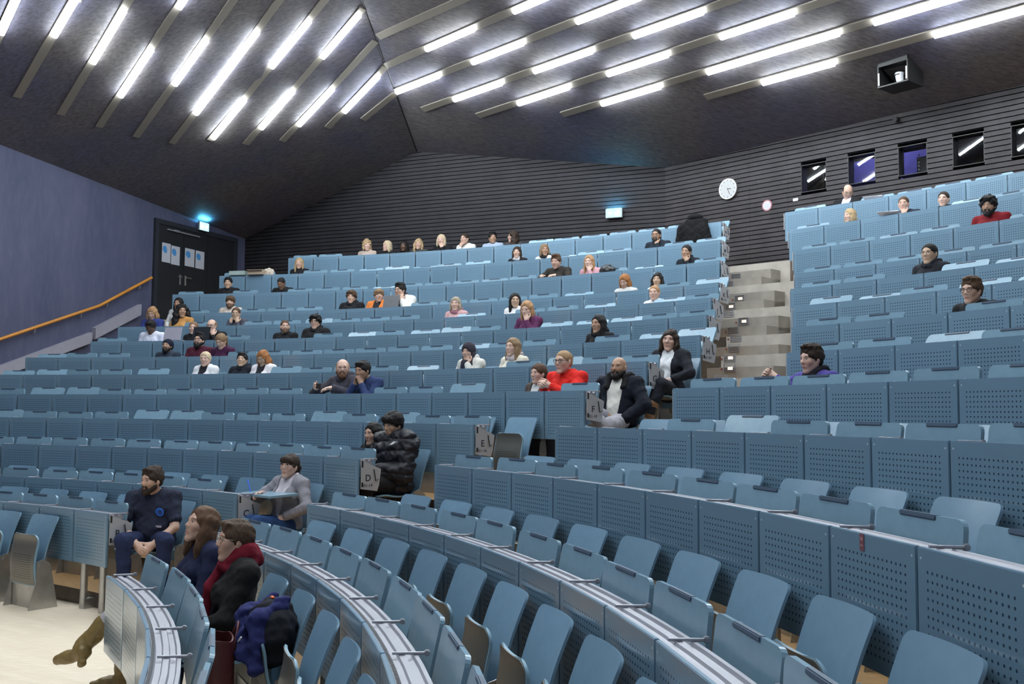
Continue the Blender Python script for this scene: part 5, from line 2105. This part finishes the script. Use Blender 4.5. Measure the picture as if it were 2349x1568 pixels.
def body_mesh(P, J, res, full):
    pr = torso_prims(P, J) + neck_prims(P, J)
    for nm in 'RL':
        pr += arm_prims(P, J, nm)
    for nm, s in (('R', 1), ('L', -1)):
        f = P.get('hf' + nm, tuple((J['W' + nm] - J['E' + nm])))
        n = P.get('hn' + nm, (0, 0, -1))
        pr += hand_prims(J['W' + nm], f, n, s, P.get('curl' + nm, 28))
    if full:
        for nm in 'RL':
            pr += leg_prims(P, J, nm) + foot_prims(J, nm)
    else:
        for nm in 'RL':
            pr += leg_prims(P, J, nm)
    pr += xf(HEAD, J['Rh'], J['HC'])
    hc = head_color(P.get('stub', 0), P.get('brow', (.22, .17, .14)))

    def col(v):
        q = (v - J['HC']) @ J['Rh']
        c = np.ones((len(v), 3))
        m = np.linalg.norm(q, axis=1) < .17
        c[m] = hc(q[m])
        return c
    return mesh_sdf('body', pr, res, M_skin, None, col)


def wrinkle(p, d, a=.004):
    return d - a * noise3(p, 38, .7) - a * .5 * noise3(p, 80, 2.1)


def top_mesh(P, J, res, name, mat, t=.014, sleeve=.97, neck=.0, open_=None, hem=-.10, puff=0.0, wr=.004):
    T = inflate(torso_prims(P, J), t)
    pr = T
    for nm in 'RL':
        pr = pr + inflate(arm_prims(P, J, nm, sleeve), t * (.9 if sleeve > .6 else 1.05))
    Rt, P0 = J['Rt'], J['P0']

    def post(p, d):
        q = (p - P0) @ Rt
        d = wrinkle(p, d, wr)
        if puff:
            d = d - puff * (np.abs(np.sin(q[..., 2] * 29 + .6 * np.sin(q[..., 0] * 9) + .6 * np.sin(q[..., 1] * 11))) ** .6 - .5)
        x, y, z = q[..., 0], q[..., 1], q[..., 2]
        nk = .432 + neck
        # neck hole: sphere cut around the neck base
        rn = np.sqrt(x * x + (y + .012) ** 2 * .9 + (z - nk - .025) ** 2 * .8) - .072
        if neck < .05:
            d = np.maximum(d, -rn)
        d = np.maximum(d, hem - z)
        if open_ is not None:
            z0, w0, w1 = open_
            wz = w0 + (w1 - w0) * np.clip((z - z0) / (.40 - z0), 0, 1)
            wz = np.where(z < z0, w0, wz)
            d = np.maximum(d, np.where(y > -.02, wz - np.abs(x), -1) if w0 > 0 else np.where((y > -.02) & (z > z0), wz - np.abs(x), -1))
        return d
    return mesh_sdf(name, pr, res, mat, post)


def trouser_mesh(P, J, res, mat, upto=.97, t=.013, low=True):
    pr = inflate(xf([E((0, .0, -.005), (.165 + P.get('fat', 0) * .3, .125 + P.get('fat', 0) * .4, .10), k=.05)], J['Rt'], J['P0']), t * .8)
    for nm in 'RL':
        H, K, A = J['H' + nm], J['K' + nm], J['A' + nm]
        A2 = K + (A - K) * upto
        f = .95 if P.get('fem') else 1.0
        pr = pr + [C(H, K, .083 * f + t, .060 * f + t, k=.04)]
        if low:
            pr.append(C(K, A2, .058 * f + t, .044 * f + t, k=.03))

    def post(p, d):
        return wrinkle(p, d, .0045)
    return mesh_sdf('trousers', pr, res, mat, post)


def scarf_mesh(P, J, res, mat, r=.03, rows=2, drop=0.0, size=.075, gap=False):
    pr = []
    c0 = J['NB'] + J['Rt'] @ V3(0, .0, .0)
    for k in range(rows):
        pts = []
        for i in range(13):
            a = 2 * pi * i / 12
            pts.append(c0 + J['Rt'] @ V3((size + .012 * (1 - k)) * cos(a), (size + .018 * (1 - k)) * sin(a) - .005, -.005 + .04 * k + .012 * sin(a * 2 + k) - .02 * sin(a)))
        for i, (a, b) in enumerate(zip(pts[:-1], pts[1:])):
            if gap and 1 <= i <= 4:
                continue
            pr.append(C(a, b, r, k=.02))
    if gap:
        for s in (-1, 1):
            a = c0 + J['Rt'] @ V3(s * size * .9, .045, .0)
            pr.append(C(a, c0 + J['Rt'] @ V3(s * .095, .115, -.10), r, r * .8, k=.02))
    if drop:
        a = c0 + J['Rt'] @ V3(.03, .085, -.02)
        b = c0 + J['Rt'] @ V3(.035, .145, -.16)
        d = c0 + J['Rt'] @ V3(.03, .16, -drop)
        pr += [C(a, b, .036, .032, k=.02), C(b, d, .034, .036, k=.02)]
    return mesh_sdf('scarf', pr, res, mat, lambda p, d: wrinkle(p, d, .005))


PERSON_N = [0]


def place_child(name, me, root, M=None, color=None):
    if me is None:
        return None
    o = obj(name, me, root)
    if M is not None:
        o.matrix_local = M
    if color is not None:
        o.color = tuple(color) + (1,)
    return o


def mat4(R, T):
    M = Matrix(R.tolist()).to_4x4()
    M.translation = Vector(T)
    return M


SKIN = {'light': (.52, .325, .245), 'fair': (.58, .375, .295), 'tan': (.37, .215, .14), 'brown': (.22, .115, .068), 'dark': (.10, .052, .034), 'asian': (.48, .315, .215)}
HAIRC = {'black': (.012, .010, .010), 'dark': (.035, .022, .016), 'brown': (.085, .048, .028), 'light': (.20, .125, .07), 'blond': (.42, .29, .16),
         'pale': (.55, .43, .29), 'red': (.30, .12, .04), 'grey': (.32, .29, .26), 'ginger': (.36, .20, .10)}


def add_person(q):
    P = dict(q.get('pose', {}))
    P['fem'] = q.get('fem', False)
    P['fat'] = q.get('fat', 0.0)
    P['stub'] = q.get('stub', 0.0)
    hc = HAIRC[q.get('hairc', 'dark')]
    P['brow'] = tuple(min(.6, c * 1.6 + .03) for c in hc)
    fg = q.get('fg', False)
    res = q.get('res', .0105)
    J = figure(P)
    top_z = (J['HC'] + J['Rh'] @ V3(0, 0, .116))[2]
    sc = q['ht'] / top_z
    k = q['row']
    th = q['th']
    root = empty('person', pol(RN[k] + SEAT_R + q.get('dr', 0), th, TIER[k]), rad(th) + pi / 2)
    root.scale = (sc, sc, sc)
    tag(root, q['label'], 'person')
    key = (tuple(sorted((a, tuple(b) if isinstance(b, (list, tuple)) else b) for a, b in P.items())), res, fg)
    b = place_child('body', cached(('body',) + key, lambda: body_mesh(P, J, res, fg)), root, None, SKIN[q['skin']])
    Mh = mat4(J['Rh'], J['HC'])
    hs = q.get('hair')
    if hs:
        hr_ = q.get('hres', .0068 if fg else .009)
        place_child('hair' if hs not in ('hijab', 'beanie') else hs.replace('hijab', 'headscarf'), cached(('hair', hs, hr_), lambda: hair_mesh(hs, hr_)), root, Mh, q.get('hairrgb', hc))
    if q.get('beard') is not None:
        place_child('beard', cached(('beard', q['beard']), lambda: beard_mesh(q['beard'])), root, Mh, q.get('beardrgb', hc))
    for s in (-1, 1):
        place_child('eye', cached('eye', eye_mesh), root, Mh @ Matrix.Translation((s * .0315, .0735, .0075)))
    if q.get('glasses'):
        g = q['glasses']
        place_child('glasses', cached(('gl', g), lambda: glasses_mesh(M_lens if g == 'dark' else M_lensm, .022, .0027 if g == 'dark' else .0017)), root, Mh)
    ap = q.get('apparel')
    if ap:
        ap(P, J, res, root)
    else:
        t = q.get('top', 'tee')
        c = q.get('topc', (.03, .03, .035))
        if t == 'tee':
            place_child('shirt', cached(('tee',) + key, lambda: top_mesh(P, J, res, 'shirt', M_cloth, .013, .97)), root, None, c)
        elif t == 'jacket':
            place_child('shirt', cached(('inner',) + key, lambda: top_mesh(P, J, res, 'shirt', M_cloth, .010, .3, wr=.002)), root, None, q.get('innerc', (.5, .5, .5)))
            place_child('jacket', cached(('jacket',) + key, lambda: top_mesh(P, J, res, 'jacket', M_cloth, .026, .97, open_=(-.05, .02, .075))), root, None, c)
        elif t == 'hood':
            place_child('hoodie', cached(('hood',) + key, lambda: top_mesh(P, J, res, 'hoodie', M_cloth, .024, .97)), root, None, c)
            place_child('hood', cached(('hd',) + key, lambda: scarf_mesh(P, J, .011, M_cloth, .028, 2)), root, None, c)
        elif t == 'turtle':
            place_child('sweater', cached(('tur',) + key, lambda: top_mesh(P, J, res, 'sweater', M_knit, .014, .97)), root, None, c)
            place_child('collar', cached(('col',) + key, lambda: scarf_mesh(P, J, .010, M_knit, .018, 2, 0, .056)), root, None, c)
        if q.get('scarf'):
            place_child('scarf', cached(('sc',) + key, lambda: scarf_mesh(P, J, .010, M_knit, .026, 2)), root, None, q['scarf'])
        place_child('trousers', cached(('tr',) + key, lambda: trouser_mesh(P, J, .016, M_denim, .95)), root, None, q.get('trouc', (.03, .04, .07)))
    if q.get('extra'):
        q['extra'](P, J, root, sc)
    # the folded-down seat that carries the person
    if not q.get('noseat'):
        make_seat(pol(RN[k] - .04, th if 'seat' not in q else q['seat'], TIER[k]), rad(th if 'seat' not in q else q['seat']) + pi / 2,
                  'folded-down blue seat under the ' + q['who'], 'seats under the audience', True)
    return root
for q in PEOPLE:
    add_person(q)
# ------------------------------------------------------------------ things people brought along
def seat_frame(k, th):
    M = Matrix.Rotation(rad(th) + pi / 2, 4, 'Z')
    M.translation = pol(RN[k] + SEAT_R, th, TIER[k])
    return M


def laptop(k, th, x, col, label, open_deg=105, y=.60, z=None):
    r = empty('laptop', (0, 0, 0))
    r.matrix_world = seat_frame(k, th) @ Matrix.Translation((x, y, (Z_[k] - TIER[k]) + .004 if z is None else z))
    tag(r, label, 'laptop', 'laptops on the desks')
    mt = simple('laptop shell ' + label[:12], col, .35, .5)
    m = MB()
    m.box((0, 0, .008), (.33, .23, .016), bev=.004)
    obj('base', m.mesh('base', mt), r)
    m = MB()
    R = Matrix.Rotation(rad(open_deg - 90), 3, 'X')
    m.box(R @ Vector((0, 0, .115)) + Vector((0, .115, .012)), (.33, .008, .23), R, bev=.003)
    s = obj('screen', m.mesh('screen', mt), r)
    m = MB()
    m.tube([R @ Vector((0, .0045, .12)) + Vector((0, .115, .012)), R @ Vector((0, .0055, .12)) + Vector((0, .115, .012))], .016, 16)
    obj('lid_mark', m.mesh('lid_mark', simple('lid mark ' + label[:12], tuple(c * .6 for c in col), .3)), s)
    m = MB()
    m.box((0, -.01, .0165), (.28, .10, .001))
    obj('keyboard', m.mesh('keyboard', M_black), r)
    return r


laptop('K', 65.0, -.26, (.10, .10, .11), 'dark grey laptop on the desk between the man in orange and the man in white', y=.58)
laptop('I', 76.5, -.44, (.52, .50, .58), 'pale lilac grey laptop on the desk at the left', y=.60)
laptop('I', 73.6, -.17, (.035, .04, .05), 'black laptop on the desk behind the bearded man in maroon', y=.58)

# phone of the man in the dark grey jacket
m = MB()
m.box((0, 0, 0), (.10, .012, .065), Matrix.Rotation(rad(12), 3, 'X'), bev=.004)
o = obj('smartphone', m.mesh('smartphone', M_black))
o.matrix_world = seat_frame('F', 55.53) @ Matrix.Translation((.075, .70, .862))
tag(o, 'black smartphone held by the man with the ginger beard', 'phone')
# blue pen
pn = empty('pen', (0, 0, 0))
pn.matrix_world = seat_frame('C', 44.7) @ Matrix.Translation((.045, .57, .80))
tag(pn, 'blue pen in the hand of the woman in grey blazer', 'pen')
m = MB()
m.tube([(-.005, .03, -.03), (.05, .03, .075)], .0048, 8)
obj('barrel', m.mesh('barrel', simple('blue pen plastic', (.03, .12, .75), .35)), pn)
m = MB()
m.tube([(.038, .03, .05), (.052, .03, .079)], .0062, 8)
obj('cap', m.mesh('cap', bpy.data.materials['blue pen plastic']), pn)


def blob(name, prims, res, mat, parent, color, wr=.006, post=None):
    me = mesh_sdf(name, prims, res, mat, post or (lambda p, d: wrinkle(p, d, wr)))
    o = obj(name, me, parent)
    o.color = tuple(color) + (1,)
    return o


# navy and black backpack on the seat next to the person with the red scarf, red tote in front of it
TH_BP = 23.85
make_seat(pol(RN['A'] - .03, TH_BP, 0), rad(TH_BP) + pi / 2, 'half-folded blue seat with the navy backpack wedged in it', 'seats in the right block, front row', False, ang=74)
bp = empty('backpack', (0, 0, 0))
bp.matrix_world = seat_frame('A', TH_BP)
tag(bp, 'black and navy backpack wedged in the seat beside the red scarf', 'backpack')
blob('bag', [E((0, .13, .66), (.18, .12, .15), k=.05), E((.06, .20, .70), (.11, .12, .07), k=.05), E((-.10, .16, .62), (.10, .11, .16), k=.04)], .009, M_cloth, bp, (.010, .011, .016), .012)
blob('jacket_fold', [C((.12, .12, .775), (.06, .27, .735), .040, .045, k=.04), C((.06, .27, .735), (-.12, .31, .56), .045, .04, k=.04), C((-.08, .10, .79), (-.12, .24, .73), .04, .045, k=.04), C((-.12, .24, .73), (-.2, .26, .5), .05, .035, k=.05)], .008, M_cloth, bp, (.020, .024, .10), .012)
m = MB()
m.tube([(-.05, .33, .60), (-.16, .33, .655)], .005, 6)
obj('white_zip', m.mesh('white_zip', M_paper), bp)
m = MB()
m.box((.02, .14, .815), (.05, .018, .008), bev=.003)
obj('orange_tag', m.mesh('orange_tag', simple('orange tag', (.75, .14, .02), .6)), bp)

tb_ = empty('tote_bag', (0, 0, 0))
tb_.matrix_world = seat_frame('A', 23.9) @ Matrix.Translation((0, .425, 0))
tag(tb_, 'dark red leather tote bag standing in front of the seat with the backpack', 'bag')
m = MB()
n = 28
rings = []
for z, sx, sy in ((0, .15, .075), (.02, .165, .085), (.25, .165, .085), (.56, .150, .080), (.635, .145, .075), (.635, .137, .067), (.56, .142, .072), (.10, .155, .075)):
    rings.append([(sx * math.copysign(abs(cos(a)) ** .6, cos(a)), sy * math.copysign(abs(sin(a)) ** .6, sin(a)), z + .008 * sin(3 * a) * (z > .4)) for a in [2 * pi * i / n for i in range(n)]])
vs = [p for r in rings for p in r]
fs = [(i * n + j, i * n + (j + 1) % n, (i + 1) * n + (j + 1) % n, (i + 1) * n + j) for i in range(len(rings) - 1) for j in range(n)]
fs += [tuple(range(n))[::-1], tuple(range((len(rings) - 1) * n, len(rings) * n))]
m.add(vs, fs)
o = obj('bag_body', m.mesh('bag_body', M_leather, True), tb_)
o.color = (.085, .018, .020, 1)
for s in (-1, 1):
    m = MB()
    m.tube([(-.07, s * .07, .56)] + [(-.07 + .14 * i / 8, s * (.075 + .03 * sin(pi * i / 8)), .58 + .12 * sin(pi * i / 8)) for i in range(9)] + [(.07, s * .07, .56)], .007, 8)
    o = obj('handle', m.mesh('handle', M_leather, True), tb_)
    o.color = (.11, .03, .03, 1)

# black padded coat hung over the end of the top row
ct = empty('coat', (0, 0, 0))
ct.matrix_world = seat_frame('N', 49.75) @ Matrix.Translation((.06, .83, .28))
tag(ct, 'black padded coat hung over the aisle end of the top left desk row', 'coat')
blob('coat_body', [E((0, .06, .26), (.27, .07, .33), k=.05), E((-.02, -.02, .52), (.23, .11, .09), k=.06), C((.20, .08, .42), (.27, .10, .0), .085, .07, k=.05), C((-.20, .02, .40), (-.30, .0, .02), .085, .075, k=.05)], .012, M_cloth, ct, (.006, .006, .007), .006)
blob('hood', [E((-.02, .02, .60), (.15, .10, .075), k=.04)], .012, M_cloth, ct, (.007, .007, .008), .006)
# black bag on the desk beside the woman in pink
bb = empty('shoulder_bag', (0, 0, 0))
bb.matrix_world = seat_frame('L', 53.0) @ Matrix.Translation((-.25, .62, Z_['L'] - TIER['L'] + .0))
tag(bb, 'small black bag on the desk beside the woman in pink', 'bag')
blob('bag', [E((0, 0, .05), (.15, .08, .07), k=.03), E((.03, 0, .09), (.09, .06, .05), k=.03)], .010, M_leather, bb, (.012, .012, .013), .008)
m = MB()
m.tube([(-.12, 0, .06), (-.06, 0, .13), (.05, 0, .14), (.12, 0, .07)], .008, 6)
obj('strap', m.mesh('strap', M_black), bb)
# board, box and bundle left on the second desk row from the top
m = MB()
m.box((0, 0, .045), (.36, .22, .09), bev=.006)
o = obj('pale_box', m.mesh('pale_box', simple('pale green card', (.33, .40, .38), .7)))
o.matrix_world = seat_frame('M', 77.4) @ Matrix.Translation((-.02, .66, Z_['M'] - TIER['M'] + .002))
tag(o, 'pale green box on the left end of a high desk row', 'box')
cb = empty('cardboard_box', (0, 0, 0))
cb.matrix_world = seat_frame('M', 76.3) @ Matrix.Translation((-.07, .68, Z_['M'] - TIER['M'] + .002))
tag(cb, 'flat tan cardboard box beside the pale green box', 'box')
m = MB()
m.box((0, 0, .05), (.34, .24, .10), bev=.004)
obj('carton', m.mesh('carton', simple('cardboard', (.42, .33, .25), .85)), cb)
m = MB()
m.box((.0, .125, .10), (.34, .10, .006), Matrix.Rotation(rad(-10), 3, 'X'))
obj('flap', m.mesh('flap', bpy.data.materials['cardboard']), cb)
wb = empty('fur_bundle', (0, 0, 0))
wb.matrix_world = seat_frame('M', 75.9) @ Matrix.Translation((-.10, .52, Z_['M'] - TIER['M'] - .10))
tag(wb, 'cream fluffy bundle behind the cardboard box', 'bundle')
blob('fur', [E((0, 0, .15), (.14, .10, .12), k=.04)], .012, M_fur, wb, (.50, .43, .36), .012)
for k, th, x, y, label in (('N', 41.5, -.16, .64, 'white sheets on the top right desk row beside the man in black suit'), ('M', 39.5, -.20, .64, 'white sheets propped before the man resting his mouth on his hand')):
    o = empty('papers', (0, 0, 0))
    o.matrix_world = seat_frame(k, th) @ Matrix.Translation((x, y, Z_[k] - TIER[k] + .012)) @ Matrix.Rotation(rad(16), 4, 'X')
    tag(o, label, 'papers', 'loose papers')
    for j in range(3):
        m = MB()
        m.box((.012 * j, .01 * j, .004 * j), (.30, .21, .0025), Matrix.Rotation(rad(4 * j), 3, 'Z'))
        obj('sheet', m.mesh('sheet', M_paper), o)
# small faded red sticker on a desk panel in the foreground
m = MB()
m.box((0, -.0115, 0), (.030, .002, .062))
m.box((0, -.013, .012), (.018, .001, .012), mi=1)
m.box((0, -.013, -.012), (.018, .001, .006), mi=1)
o = obj('sticker', m.mesh('sticker', [simple('faded red sticker', (.20, .075, .10), .6), simple('pale sticker print', (.40, .20, .22), .6)]))
o.location = pol(R_['D'] + .002, 10.42, 1.357)
ST_A = min(SLOTS['D', 'R'], key=lambda q: abs(q - 10.42))
o.location = pol(R_['D'], ST_A, 1.357) + Vector((sin(rad(ST_A)), -cos(rad(ST_A)), 0)) * (rad(ST_A - 10.42) * R_['D'])
o.rotation_euler = (0, 0, rad(ST_A) + pi / 2 + pi)
tag(o, 'small faded red sticker on a blue desk panel in the right foreground', 'sticker')
